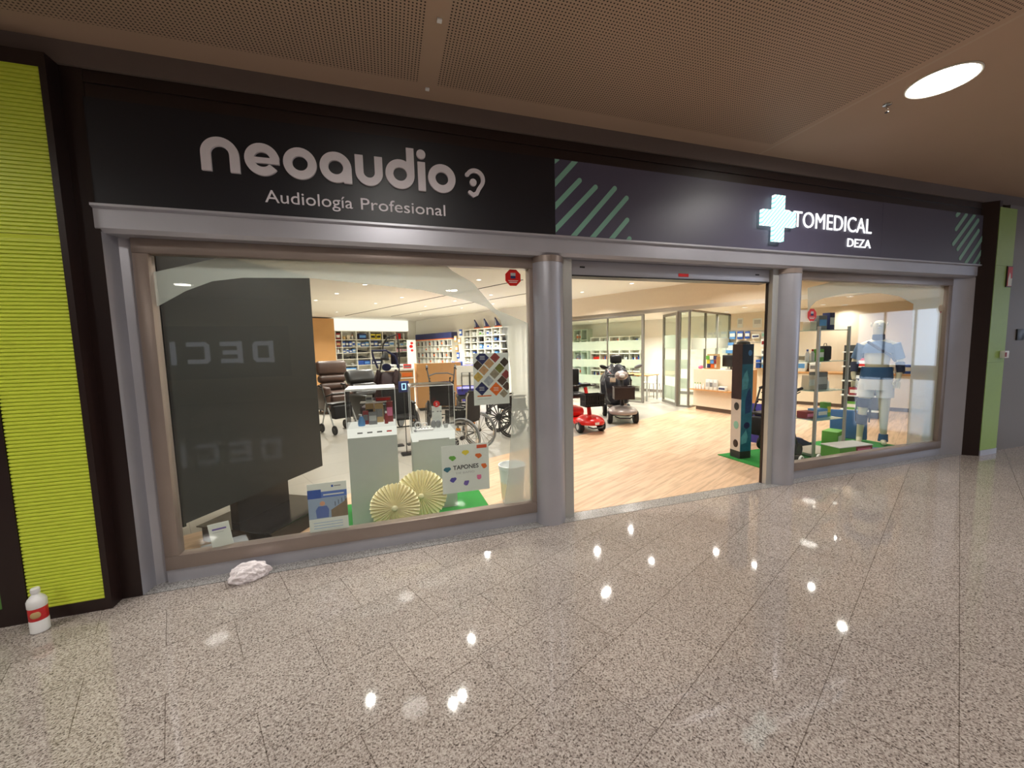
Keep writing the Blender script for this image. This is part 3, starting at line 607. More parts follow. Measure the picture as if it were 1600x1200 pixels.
def shelf(name, label, o_, rz, xs, zs, dep=.38, th=.03, m=None, back=True):
    t = thing(name, label, 'shelf unit', o_, rz); m = m or lam
    bm = BM()
    if back: box2(bm, (xs[0], dep-.012, zs[0]), (xs[-1], dep, zs[-1])); obj('back_panel', bm, m, t)
    for x_ in xs: B1('upright', (x_-th/2, 0, min(zs[0], 0)), (x_+th/2, dep-.013, zs[-1]+th/2), m, t)
    for z_ in zs: B1('shelf_board', (xs[0]+th/2, .004, z_-th/2), (xs[-1]-th/2, dep-.014, z_+th/2), m, t)
    return t
def local(o_, rz, x_, y_, z_): return V(*o_)+V(math.cos(rz)*x_-math.sin(rz)*y_, math.sin(rz)*x_+math.cos(rz)*y_, z_)
ORD = ['first', 'second', 'third', 'fourth', 'fifth', 'sixth', 'seventh', 'eighth', 'ninth', 'tenth']
# far shelves
xs = [0, .24, .78, 1.34, 1.92, 2.52, 3.16, 3.72][:7]; xs = [-.0, .27, .90, 1.52, 2.12, 2.76, 3.42]; zs = [.06, .38, .70, 1.01, 1.30, 1.57, 1.83, 2.15, 2.53]
shelf('shelf_unit', 'wide white cube shelf unit against the far wall beside the wood panel', BK, AROT, xs, zs)
def cell(o_, rz, xs, zs, ci, zi, items, unit, th=.03, dep=.38, rowname=None):
    """items: list of (kind, frac width, frac height, material, colour word, band)"""
    n = len(items); x0 = xs[ci]+th; w_ = (xs[ci+1]-xs[ci]-2*th)/max(n, 1); z0 = zs[zi]+th/2+.001; h_ = zs[zi+1]-zs[zi]-th
    for k, (kd, fw_, fh, m, cw, bd) in enumerate(items):
        p = local(o_, rz, x0+w_*(k+.5), .16, z0); pos = '' if n == 1 else ' %s from left' % ORD[k]
        prod(kd, p, (w_*fw_, min(.2, w_*fw_*1.1), h_*fh), m, '%s %s%s in %s column, %s row of %s' % (cw, {'box': 'box', 'bottle': 'bottle', 'shoe': 'shoe', 'bag': 'pouch', 'book': 'book'}[kd], pos, ORD[ci], ORD[len(zs)-2-zi], unit), unit+' goods', rz, bd)
U = 'far white shelves'
bx = lambda m, cw, bd=None, w_=.85, h_=.8: ('box', w_, h_, m, cw, bd)
def C1(ci, r, items): cell(BK, AROT, xs, zs, ci, len(zs)-2-r, items, U)
C1(0, 0, [bx(maroon, 'dark red', paper)]); C1(1, 0, [bx(gold, 'tan', None, .7, .4), bx(cream, 'cream', None, .7, .55), ('bottle', .5, .6, wplast, 'white', orange)])
C1(2, 0, [bx(nblue, 'navy', lblue, .6, .75)]); C1(3, 0, [bx(yellow, 'yellow', black, .8, .7), bx(yellow, 'yellow', black, .8, .7)]); C1(4, 0, [('bag', .5, .7, black, 'black', None), bx(grey, 'grey', None, .5, .6)]); C1(5, 0, [bx(red, 'red', None, .8, .8), bx(paper, 'white', None, .3, .8)])
C1(0, 1, [bx(maroon, 'dark red', gold)]); C1(1, 1, [bx(blue, 'blue', paper), bx(nblue, 'navy', paper), bx(blue, 'blue', paper), bx(paper, 'white', blue)])
C1(2, 1, [bx(paper, 'white', lblue, .8, .7), bx(blue, 'blue', paper, .9, .6), bx(lblue, 'light blue', paper, .9, .7)]); C1(3, 1, [bx(nblue, 'navy', paper), bx(blue, 'blue', paper), bx(nblue, 'navy', paper, .8, .6)])
C1(4, 1, [bx(blue, 'blue', paper, .9, .6), bx(paper, 'white', lblue, .8, .8)]); C1(5, 1, [bx(paper, 'white', grey, .9, .8), bx(paper, 'white', lblue, .9, .5), bx(paper, 'white', teal, .9, .7)])
C1(0, 2, [('bottle', .5, .8, wplast, 'white', orange)]); C1(1, 2, [bx(blue, 'blue', paper, .9, .55), bx(paper, 'white', blue, .7, .7), bx(blue, 'blue', paper, .9, .5), bx(lblue, 'light blue', paper, .9, .7)])
C1(2, 2, [('shoe', .8, .5, black, 'black', None)]); C1(3, 2, [bx(grey, 'grey', None, .8, .5)]); C1(5, 2, [bx(pink, 'pink', paper, .9, .6), bx(paper, 'white', pink, .9, .5)])
C1(0, 3, [bx(brown, 'brown')]); C1(1, 3, [('bag', .8, .55, black, 'black', None), ('bag', .8, .55, black, 'black', None)]); C1(2, 3, [('shoe', .8, .5, black, 'black', None)]); C1(4, 3, [bx(gold, 'tan', None, .5, .6)]); C1(5, 3, [('bag', .8, .8, charcoal, 'grey', None)])
C1(0, 4, [bx(maroon, 'dark red', paper)]); C1(1, 4, [('shoe', .5, .4, lgrey, 'grey', None), ('shoe', .5, .4, lgrey, 'grey', None)]); C1(2, 4, [bx(blue, 'blue', None, .95, .75), bx(blue, 'blue', lblue, .95, .7)]); C1(3, 4, [bx(nblue, 'navy', paper, .9, .7)]); C1(1, 5, [bx(lblue, 'light blue', paper, .9, .7)])
bm = BM(); box2(bm, (.0, -.01, 2.56), (3.44, .38, 3.06)); o = obj('shelf_bulkhead', bm, emat('bulkhead_glow', (255, 250, 236), 1.25), None, BK, AROT); tag(o, 'white bulkhead above the far wall shelves, its brightness added as glow', 'bulkhead')  # white bulkhead; the strong light on it is put in as emission
# display cube row lying on the red and white poster stand
p = hit(652, 560, V(3.5, 12, 0)-a*.6, b)
t = thing('leaflet_stand', 'white stand with red heart-like print beside the far shelves', 'stand', (1.02, 15.2, 0), AROT)
B1('board', (-.22, 0, 0), (.22, .04, 2.1), paper, t); 
for k, (zc, r_) in enumerate([(1.95, .07), (1.8, .09), (1.62, .07)]): bm = BM(); sph(bm, (.02*(-1)**k, -.002, zc), (r_, .004, r_*.8)); obj('print', bm, red, t)
# header shelf with blue band
OA = V(1.30, 16.35, 0)+V(0, 0, 0); OA = hit(650, 545, V(3.5, 12, 0), b); OA.z = 0
RB = BROT+PI                              # facing the room: local -y points to the shop
EA = hit(706, 545, V(3.5, 12, 0), b); EA.z = 0
LA = (EA-OA).length
xa = [LA*k/9 for k in range(10)]; za = [.06, .36, .66, .96, 1.26, 1.54, 1.80, 2.06]
shelf('shelf_unit', 'white grid shelf with a long navy header and orange edge on the right wall', OA, RB, xa, za, .34, .025)
t = thing('shelf_header', 'navy blue header board with orange edge above the grid shelf', 'header board', OA, RB)
B1('board', (0, .0, 2.12), (LA, .3, 2.38), nblue, t); B1('orange_edge', (0, -.01, 2.077), (LA, .3, 2.118), orange, t)
gi = 0
for r in range(5):
    for c in range(9):
        m, cw = [(grey, 'grey'), (paper, 'white'), (black, 'black'), (lgrey, 'pale grey')][(c*2+r) % 4]
        cell(OA, RB, xa, za, c, len(za)-2-r, [('box', .55, .8, m, cw, orange if (c+r) % 3 == 0 else None)], 'navy-headed grid shelf', .025, .34)
# sail-topped shelf
P0 = V(3.5, 12, 0); OB = hit(724.5, 540, P0, b); OB.z = 0; EB = hit(794, 540, P0, b); EB.z = 0; LB = (EB-OB).length
xb = [LB*k/6 for k in range(7)]; zb_ = [.06, .40, .75, 1.05, 1.32, 1.60, 1.88, 2.12, 2.40]
shelf('shelf_unit', 'tall white cube shelf unit with navy sails on top', OB, RB, xb, zb_, .34, .035)
pat = [[(lgrey, 'grey', None), (paper, 'white', None), (paper, 'white', lgreen), (paper, 'white', blue), (paper, 'white', black), (grey, 'grey', None)],
       [(paper, 'white', grey), (grey, 'grey', paper), (black, 'black', None), (paper, 'white', black), (nblue, 'navy', lblue), (black, 'black', None)],
       [(grey, 'grey', paper), (paper, 'white', None), (lblue, 'light blue', paper), (paper, 'white', blue), (paper, 'white', grey), (charcoal, 'charcoal', None)],
       [(paper, 'white', None), (blue, 'blue', paper), (lgrey, 'grey', None), (lgrey, 'pale grey', None), (lblue, 'light blue', None), (brown, 'brown', None)],
       [(paper, 'white', grey), (orange, 'orange', paper), (lgrey, 'grey', None), (paper, 'white', blue), (paper, 'white', None), (black, 'black', None)]]
for r in range(5):
    for c in range(6):
        m, cw, bd = pat[r][c]; cell(OB, RB, xb, zb_, c, len(zb_)-2-r, [bx(m, cw, bd, .8, .7), bx(m, cw, bd, .6, .5)], 'sail-topped shelf', .035, .34)
for k, px in enumerate((738, 753, 770)):
    p = hit(px, 513, P0, b); t = thing('display_sail', 'navy triangular sail sign with orange foot on the tall shelf, %s from the left' % ORD[k], 'display sign', (p.x, p.y, 2.419), RB, 'navy sails')
    p = local((0, 0, 0), 0, 0, 0, 0)
    bm = BM(); prism(bm, [(0, .05), (.32, .05), (.02, .38), (0, .38)], .1, .13, XZ); obj('sail', bm, nblue, t); B1('foot', (0, .08, 0), (.34, .15, .05), orange, t)
    bm = BM(); prism(bm, [(.03, .08), (.09, .08), (.05, .3), (.03, .3)], .097, .1, XZ); obj('white_flash', bm, paper, t)
# hanging products between the two right-wall shelves
for k, (px, py, m, cw) in enumerate([(712, 530, gold, 'tan'), (718, 533, gold, 'tan'), (714, 545, woodo, 'brown'), (720, 520, blue, 'blue'), (716, 556, blue, 'blue'), (719, 566, paper, 'white')]):
    p = hit(px, py, P0-a*.02, b); o = prod('box', (p.x, p.y, p.z-.12), (.17, .04, .26), m, '%s blister pack hanging between the tall shelves, %s counted' % (cw, ORD[k]), 'hanging packs between shelves', RB, paper, 'pack')
    bm = BM(); cyl(bm, (0, .0, .25), (0, .10, .27), .006); obj('hook', bm, chrome, o)

# ------------------------------------------------------------ recliners
def recliner(label, loc, rz, m, tilt=.25, sc=1):
    t = thing('recliner', label, 'armchair', loc, rz)
    def sb(nm, c, s, bev, M=None): bm = BM(); box(bm, c, [k*sc for k in s], bev, M, 3); return obj(nm, bm, m, t)
    for s in (-1, 1):
        sb('armrest', (s*.36*sc, 0, .38*sc), (.17, .78, .56), .06)
    sb('seat', (0, -.02, .42*sc), (.56, .7, .2), .06); sb('footrest', (0, -.36*sc, .26*sc), (.56, .12, .36), .05)
    M = xf((0, .28*sc, .5*sc), 0, -tilt)
    for k, (z, h_) in enumerate(((.12, .2), (.32, .2), (.60, .36))): sb('back_cushion', (0, 0, z*sc), (.66+.04*k, .2, h_), .08, M)
    bm = BM(); box2(bm, (-.38*sc, -.33*sc, .05), (.38*sc, .33*sc, .12)); obj('base_frame', bm, black, t)
    for sx in (-1, 1):
        for sy in (-1, 1): bm = BM(); cyl(bm, (sx*.34*sc, sy*.3*sc, 0), (sx*.34*sc, sy*.3*sc, .06), .025); obj('leg', bm, black, t)
    return t
recliner('large brown leather lift recliner on the grey floor by the wood wall', (-1.38, 8.45, 0), math.radians(26), leather, .12, 1.08)
recliner('black leather recliner tilted back behind the first display case', (-.36, 6.45, 0), math.radians(34), bleather, .5, .98)

# ------------------------------------------------------------ wheelchairs, rollators
def big_wheel(t, x_, R_, rim, spokes=8, nm='rear_wheel'):
    bm = BM(); torus(bm, (x_, 0, R_), R_-.014, .014, (1, 0, 0), 48, 8); wo = obj(nm, bm, grey if rim else rubber, t)
    bm = BM(); torus(bm, (x_, 0, R_), R_-.042, .012, (1, 0, 0), 44, 6); obj('rim', bm, chrome if rim else black, wo)
    bm = BM(); torus(bm, (x_+math.copysign(.035, x_), 0, R_), R_-.055, .008, (1, 0, 0), 44, 6); obj('push_rim', bm, chrome if rim else black, wo)
    bm = BM()
    for k in range(spokes*2):
        an = 2*PI*k/(spokes*2); cyl(bm, (x_, 0, R_), (x_, (R_-.045)*math.cos(an), R_+(R_-.045)*math.sin(an)), .004 if rim else .012, n=6)
    obj('spokes', bm, chrome if rim else charcoal, wo)
    bm = BM(); cyl(bm, (x_-.03, 0, R_), (x_+.03, 0, R_), .03); obj('hub', bm, black, wo)
    return wo
def caster(t, x_, y_, r, m=rubber, nm='front_caster'):
    bm = BM(); torus(bm, (x_, y_, r), r-.016, .016, (1, 0, 0), 28, 8); w_ = obj(nm, bm, m, t)
    bm = BM(); cyl(bm, (x_-.012, y_, r), (x_+.012, y_, r), r-.025); obj('hub', bm, grey, w_)
    bm = BM(); tube(bm, [(x_, y_, r*2+.12), (x_, y_+.01, r*2+.02), (x_+.025, y_, r*2), (x_+.025, y_, r)], .008, 6); obj('fork', bm, charcoal, w_)
def wheelchair(label, loc, rz, rim=True, headrest=False, R_=.3):
    """faces local -y"""
    t = thing('wheelchair', label, 'wheelchair', loc, rz)
    for s in (-1, 1):
        big_wheel(t, s*.29, R_, rim); caster(t, s*.22, -.42, .085)
        bm = BM(); tube(bm, [(s*.23, .1, .98), (s*.23, .06, .9), (s*.23, .04, .5), (s*.23, .02, .28), (s*.23, -.36, .28), (s*.23, -.4, .46), (s*.23, .02, .48)], .012); tube(bm, [(s*.23, .04, .72), (s*.23, -.28, .72), (s*.23, -.32, .5)], .011); obj('side_frame', bm, charcoal if not rim else alu, t)
        B1('armrest', (s*.23-.03, -.3, .72), (s*.23+.03, .02, .75), black, t, .01); B1('side_panel', (s*.245-.004, -.3, .5), (s*.245+.004, .02, .7), black, t)
        bm = BM(); tube(bm, [(s*.23, .09, .98), (s*.23, .2, .985)], .018); obj('push_handle', bm, rubber, t)
        bm = BM(); tube(bm, [(s*.19, -.4, .44), (s*.18, -.56, .16)], .01); tube(bm, [(s*.18, -.56, .16), (s*.18, -.6, .14)], .012); box(bm, (s*.1, -.62, .13), (.15, .14, .02), .006); obj('footrest', bm, black, t)
    bm = BM(); box(bm, (0, -.16, .5), (.44, .42, .05), .02); obj('seat', bm, bfabric, t)
    bm = BM(); box(bm, (0, .045, .74), (.44, .04, .46), .02); obj('backrest', bm, bfabric, t)
    bm = BM(); cyl(bm, (-.29, 0, R_), (.29, 0, R_), .012); obj('axle', bm, charcoal, t)
    B1('reflector', (.245, -.12, R_+.10), (.256, -.05, R_+.135), amber, t); B1('reflector', (-.256, -.12, R_+.10), (-.245, -.05, R_+.135), amber, t)
    if headrest: bm = BM(); box(bm, (0, .03, 1.13), (.3, .1, .2), .05); cyl(bm, (0, .05, .9), (0, .05, 1.1), .012); obj('headrest', bm, bleather, t)
    return t
ax = math.atan2(.5, .39)
wheelchair('black wheelchair with silver spoked wheels behind the second display stand', (1.16, 2.72, 0), ax+PI*0+PI, True)
t = wheelchair('black wheelchair with upright push handles behind the right display case', (1.0, 4.75, 0), math.radians(170), False)
for s in (-1, 1):
    bm = BM(); tube(bm, [(s*.23, .1, .96), (s*.25, .14, 1.1), (s*.27, .17, 1.24)], .014); obj('handle_post', bm, grey, t)
    bm = BM(); tube(bm, [(s*.27, .17, 1.24), (s*.28, .08, 1.29), (s*.28, .0, 1.28)], .022); tube(bm, [(s*.28, .06, 1.26), (s*.30, .0, 1.21)], .008); obj('brake_grip', bm, black, t)
bm = BM(); tube(bm, [(-.25, .14, 1.1), (-.12, .02, 1.14), (.12, .02, 1.14), (.25, .14, 1.1)], .013); obj('cross_bar', bm, grey, t)
wheelchair('black wheelchair standing at the right of the tall window poster', (2.02, 3.75, 0), math.radians(100), False, R_=.29)
wheelchair('dark wheelchair in the gap between the two display cases', (.10, 3.75, 0), math.radians(8), False)
def rollator(label, loc, rz, strut=wplast, sc=1):
    t = thing('rollator', label, 'walking frame', loc, rz)
    for s in (-1, 1):
        bm = BM(); tube(bm, [(s*.25, .22, .10), (s*.24, .05, .52), (s*.24, .02, .62)], .013); tube(bm, [(s*.25, -.28, .10), (s*.24, -.05, .52)], .014); obj('side_frame', bm, strut, t)
        bm = BM(); tube(bm, [(s*.24, -.05, .52), (s*.24, .0, .6), (s*.24, .14, .92), (s*.24, .24, .94)], .013); obj('handle_tube', bm, charcoal, t)
        for y_ in (-.28, .22):
            bm = BM(); torus(bm, (s*.25, y_, .095), .075, .02, (1, 0, 0), 28, 8); w_ = obj('wheel', bm, rubber, t); bm = BM(); cyl(bm, (s*.25-.012, y_, .095), (s*.25+.012, y_, .095), .06); obj('hub', bm, charcoal, w_)
        bm = BM(); cyl(bm, (s*.24, .14, .925), (s*.24, .27, .945), .02); obj('hand_grip', bm, rubber, t)
        bm = BM(); tube(bm, [(s*.24, .24, .9), (s*.21, .2, .87), (s*.21, .12, .86)], .007); obj('brake_lever', bm, black, t)
    bm = BM(); box(bm, (0, .0, .58), (.44, .24, .04), .015); obj('seat', bm, black, t)
    bm = BM(); box(bm, (0, -.12, .42), (.38, .18, .26), .03); obj('bag', bm, bfabric, t)
    bm = BM(); tube(bm, [(-.24, .08, .72), (-.15, -.06, .78), (.15, -.06, .78), (.24, .08, .72)], .014); obj('back_strap', bm, black, t)
    return t
rollator('black rollator with pale struts beside the brown recliner', (-1.02, 5.4, 0), math.radians(35), lgrey)
rollator('black rollator on the green mat behind the right door jamb', (5.08, .93, .0125), math.radians(-80), black, )
rollator('grey rollator with brake handles in front of the wood counter', (1.15, 6.35, 0), math.radians(175), grey)
# tilt buggy
t = thing('positioning_buggy', 'brown padded special-needs buggy with tall push frame', 'buggy', (-.20, 5.22, 0), math.radians(-30))
for s in (-1, 1):
    caster(t, s*.24, -.38, .1); caster(t, s*.27, .3, .14, nm='rear_wheel')
    bm = BM(); tube(bm, [(s*.25, -.4, .3), (s*.25, .28, .3), (s*.24, .36, 1.0), (s*.2, .5, 1.5), (s*.18, .52, 1.75)], .015); obj('side_frame', bm, charcoal, t)
bm = BM(); tube(bm, [(-.18, .52, 1.75), (-.12, .6, 1.9), (.12, .6, 1.96), (.18, .52, 1.75)], .018); obj('push_bar', bm, charcoal, t)
bm = BM(); tube(bm, [(-.24, .36, 1.25), (-.25, .22, 1.5), (-.16, .05, 1.62), (.16, .05, 1.62), (.25, .22, 1.5), (.24, .36, 1.25)], .022); obj('canopy_bar', bm, nblue, t)
bm = BM(); box(bm, (.16, .36, 1.45), (.16, .06, .26), .03); obj('canopy_flap', bm, mat('canopy_cloth', (42, 36, 58), .8), t)
M = xf((0, .05, .62), 0, -.55)
bm = BM(); box(bm, (0, .1, .32), (.46, .14, .72), .05, M); obj('backrest', bm, mat('dusky_brown', (58, 38, 42), .7), t)
bm = BM(); box(bm, (0, -.2, .0), (.44, .45, .12), .04, xf((0, 0, .55), 0, .2)); obj('seat', bm, MT['dusky_brown'], t)
for s in (-1, 1): bm = BM(); box(bm, (s*.21, .0, .5), (.05, .22, .3), .02, M); obj('side_wing', bm, MT['dusky_brown'], t)
bm = BM(); sph(bm, (0, .30, 1.27), (.11, .04, .08)); obj('head_cushion', bm, nblue, t)
bm = BM(); cyl(bm, (.0, .25, 1.44), (.0, .30, 1.58), .09, .04); obj('side_bolster', bm, charcoal, t)
t = thing('digital_display', 'small dark screen showing a glowing 0 between the display cases', 'screen', (at(631, 609, 3.0).x, 3.0, 0), math.radians(8))
bm = BM(); box(bm, (0, 0, .02), (.16, .14, .04), .01); obj('base', bm, black, t); bm = BM(); cyl(bm, (0, 0, .04), (0, 0, .98), .007); obj('pole', bm, charcoal, t)
bm = BM(); box(bm, (0, 0, 1.06), (.16, .03, .17), .01); obj('housing', bm, nblue, t)
bm = BM(); stroke(bm, [(-.026, 1.02), (.026, 1.02), (.026, 1.105), (-.026, 1.105)], .012, -.019, -.0152, closed=True); obj('glowing_digit', bm, emat('cyan_digit', (170, 225, 255), 2.2), t)

# ------------------------------------------------------------ counters and drawers in the middle
t = thing('drawer_counter', 'wooden drawer counter with white top and red-orange front tag', 'cabinet', (.26, 7.3, 0), math.radians(2))
B1('body', (-.36, 0, .02), (.34, .5, 1.10), wood, t); B1('top', (-.38, -.03, 1.10), (.36, .52, 1.15), white, t)
for z in (.74, .92): B1('drawer', (-.34, -.02, z), (.32, 0, z+.14), wood, t)
B1('drawer_edge', (-.35, -.026, .885), (.33, -.02, .915), white, t); B1('front_tag', (.05, -.03, .94), (.30, -.021, 1.04), orange, t); B1('plinth', (-.34, .02, 0), (.32, .48, .02), black, t)
for k, (x_, m, cw) in enumerate(((-.2, paper, 'white'), (.02, paper, 'white'), (.22, red, 'red'))):
    prod('box', V(.24+x_, 7.5, 1.151+.0), (.2, .24, .10), m, '%s stack of leaflets on the drawer counter, %s from left' % (cw, ORD[k]), 'leaflet stacks', 0, grey, 'leaflets')
t = thing('wood_counter', 'large plain light wood counter behind the rollator handles', 'counter', (1.29, 7.4, 0), math.radians(1))
B1('front_panel', (-.6, 0, .08), (.58, .03, 1.26), wood, t); B1('side_panel', (.55, .031, .08), (.58, .7, 1.26), wood, t); B1('side_panel', (-.6, .031, .08), (-.57, .7, 1.26), wood, t); B1('top', (-.57, .031, 1.2), (.55, .7, 1.24), wood, t); B1('plinth', (-.55, .03, 0), (.5, .6, .08), charcoal, t)
t = thing('care_bed', 'white care bed headboard with metal side rail right of the wood counter', 'bed', (1.95, 6.1, 0), math.radians(-6))
bm = BM(); prism(bm, [(-.42, .75), (.38, .72), (.30, 1.12), (.18, 1.2), (-.42, 1.22)], 0, .05, XZ); obj('headboard', bm, white, t)
B1('mattress', (-.4, .06, .5), (.40, .62, .66), pblue, t, .03); bm = BM(); box2(bm, (-.42, .05, .4), (.42, .66, .48)); obj('bed_frame', bm, charcoal, t)
bm = BM()
for k in range(3): tube(bm, [(-.3+.2*k, -.03, .6), (-.3+.2*k, -.03, 1.05), (-.12+.2*k, -.03, 1.05), (-.12+.2*k, -.03, .6)], .01)
obj('side_rail', bm, charcoal, t)
for sx in (-.38, .42):
    for sy in (.1, .6): bm = BM(); cyl(bm, (sx*.9, sy, 0), (sx*.9, sy, .42), .03); obj('leg', bm, charcoal, t)
t = thing('purple_counter', 'purple covered table at the foot of the tall shelves', 'table', (2.5, 8.6, 0), math.radians(-10))
B1('cover', (-.7, 0, .02), (.7, .6, 1.12), pblue, t); B1('plinth', (-.65, .05, 0), (.65, .55, .02), black, t)
prod('box', V(2.0, 8.8, 1.121), (.3, .25, .12), blue, 'bright blue tray on the purple covered table', 'table goods', 0, None, 'tray')
o = prod('box', V(2.55, 8.8, 1.121), (.1, .1, .22), paper, 'white carton standing on the purple covered table', 'table goods')

# ------------------------------------------------------------ scooters
def scooter(label, loc, rz, paint, covered):
    t = thing('mobility_scooter', label, 'mobility scooter', loc, rz)
    R_ = .135 if covered else .11; W_ = .26 if covered else .22
    for s in (-1, 1):
        for y_, nm in ((-.45, 'front_wheel'), (.45, 'rear_wheel')):
            bm = BM(); lathe(bm, [(R_*.55, -.045), (R_*.9, -.045), (R_, -.03), (R_, .03), (R_*.9, .045), (R_*.55, .045)], 28, xf((s*W_, y_, R_), 0, 0, PI/2)); w_ = obj(nm, bm, rubber, t)
            bm = BM(); lathe(bm, [(R_*.52, -.03), (R_*.52, .03)], 20, xf((s*(W_+.02), y_, R_), 0, 0, PI/2)); obj('rim', bm, alu, w_)
    bm = BM(); bmesh.ops.create_uvsphere(bm, u_segments=28, v_segments=14, radius=1)
    for v in bm.verts: v.co = Vector((v.co.x*(W_+.05), v.co.y*.3-.42, max(v.co.z, -.25)*.13+R_*1.75))
    obj('front_shell', bm, paint, t)
    bm = BM(); box(bm, (0, .0, R_+.03), (.42, .7, .07), .03); obj('deck', bm, paint if not covered else charcoal, t)
    bm = BM(); box(bm, (0, .42, R_+.16), (.44, .42, .2), .08); obj('rear_shell', bm, paint, t)
    bm = BM(); tube(bm, [(-W_*.7, -.66, R_*1.3), (-W_*.4, -.73, R_*1.1), (W_*.4, -.73, R_*1.1), (W_*.7, -.66, R_*1.3)], .014); obj('bumper', bm, black, t)
    bm = BM(); tube(bm, [(0, -.42, .28), (0, -.36, .55), (0, -.24, .9 if covered else .82)], [.045, .035, .035]); obj('tiller', bm, paint if not covered else charcoal, t)
    zt_ = .98 if covered else .85
    if covered:
        bm = BM(); sph(bm, (0, -.28, zt_), (.14, .1, .1)); ho = obj('headlight_cowl', bm, gunm, t); bm = BM(); sph(bm, (0, -.37, zt_), (.06, .025, .045)); obj('lamp_lens', bm, wplast, ho)
    bm = BM(); tube(bm, [(-.28, -.12, zt_+.0), (-.2, -.2, zt_), (.2, -.2, zt_), (.28, -.12, zt_)], .018); bm2 = obj('handlebar', bm, black, t)
    bm = BM(); box(bm, (0, -.23, zt_+.02), (.2, .12, .06), .02); obj('control_panel', bm, black if not covered else gunm, t)
    # basket
    bm = BM(); bx0 = -.42; z0 = .52 if covered else .50
    if covered:
        for (p0, p1) in (((-.19, bx0-.25, z0), (.19, bx0, z0+.01)), ((-.2, bx0-.26, z0), (.2, bx0-.25, z0+.24)), ((-.2, bx0, z0), (.2, bx0+.01, z0+.24)), ((-.2, bx0-.25, z0), (-.19, bx0, z0+.24)), ((.19, bx0-.25, z0), (.2, bx0, z0+.24))): box2(bm, p0, p1)
        tube(bm, [(-.2, bx0-.26, z0+.24), (.2, bx0-.26, z0+.24), (.2, bx0+.01, z0+.24), (-.2, bx0+.01, z0+.24)], .012, 6, True)
    else:
        for k in range(9):
            x_ = -.18+k*.045
            for y_ in (bx0-.22, bx0): box2(bm, (x_-.011, y_, z0), (x_+.011, y_+.01, z0+.22))
        for k in range(6):
            y_ = bx0-.2+k*.04
            for x_ in (-.19, .18): box2(bm, (x_, y_-.011, z0), (x_+.01, y_+.011, z0+.22))
        for z_ in (z0, z0+.08, z0+.2): box2(bm, (-.19, bx0-.22, z_), (.19, bx0-.21, z_+.03)); box2(bm, (-.19, bx0, z_), (.19, bx0+.01, z_+.03)); box2(bm, (-.19, bx0-.22, z_), (-.18, bx0, z_+.03)); box2(bm, (.18, bx0-.22, z_), (.19, bx0, z_+.03))
        box2(bm, (-.19, bx0-.22, z0), (.19, bx0, z0+.01))
    obj('basket', bm, mat('basket_brown', (46, 34, 32), .4) if covered else black, t)
    # seat
    bm = BM(); box(bm, (0, .3, .62), (.46, .44, .1), .04); so = obj('seat', bm, black, t)
    bm = BM(); box(bm, (0, .52, .9), (.44, .1, .5), .04, None); obj('backrest', bm, black, t)
    for s in (-1, 1):
        bm = BM(); tube(bm, [(s*.27, .5, .8), (s*.27, .3, .84), (s*.27, .12, .84)], .025); obj('armrest', bm, black, t)
    if covered:
        bm = BM(); box(bm, (0, .5, 1.30), (.26, .12, .2), .05, None, 3); cyl(bm, (0, .52, 1.1), (0, .52, 1.22), .015); obj('headrest', bm, bleather, t)
        for s in (-1, 1):
            bm = BM(); tube(bm, [(s*.2, -.2, zt_+.03), (s*.26, -.2, 1.08), (s*.31, -.2, 1.13)], .006, 6); mo = obj('mirror_arm', bm, chrome, t)
            bm = BM(); sph(bm, (0, 0, 0), (.085, .02, .04), 16, xf((s*.36, -.2, 1.16), 0, 0, -s*.35)); obj('mirror', bm, grey if s > 0 else black, mo)
        # crumpled rain cover over the seat
        bm = BM(); bmesh.ops.create_icosphere(bm, subdivisions=4, radius=1)
        for v in bm.verts:
            p = v.co; f = 1+.06*math.sin(9*p.x+4*p.z+2*math.sin(5*p.y))+.05*math.sin(13*p.y-6*p.z)
            q = Vector((math.copysign(abs(p.x)**.75, p.x), math.copysign(abs(p.y)**.75, p.y), math.copysign(abs(p.z)**.8, p.z)))
            w_ = 1 if p.z < .1 else 1-.45*(p.z-.1)
            v.co = Vector((q.x*.33*f*w_-.04, q.y*.36*f*w_+.30, q.z*.46*f+.72))
        obj('rain_cover', bm, mat('black_rain_cover', (34, 36, 42), .28, bump=.2, nscale=18), t)
        B1('paper_tag', (-.21, -.1, .82), (-.09, -.09, .92), cream, t)
    else:
        bm = BM(); tube(bm, [(-.25, -.05, .9), (-.22, -.02, .78), (-.12, .15, .4), (-.16, .3, .3)], .03); obj('seat_lever', bm, black, t)
        B1('badge', (-.04, -.722, .18), (.04, -.70, .22), wplast, t)
    return t
scooter('grey mobility scooter with black rain cover, mirrors and brown basket', (4.76, 4.22, 0), math.radians(-24), gunm, True)
scooter('red mobility scooter with black basket just inside the doorway', (3.58, 3.78, 0), math.radians(-2), red, False)

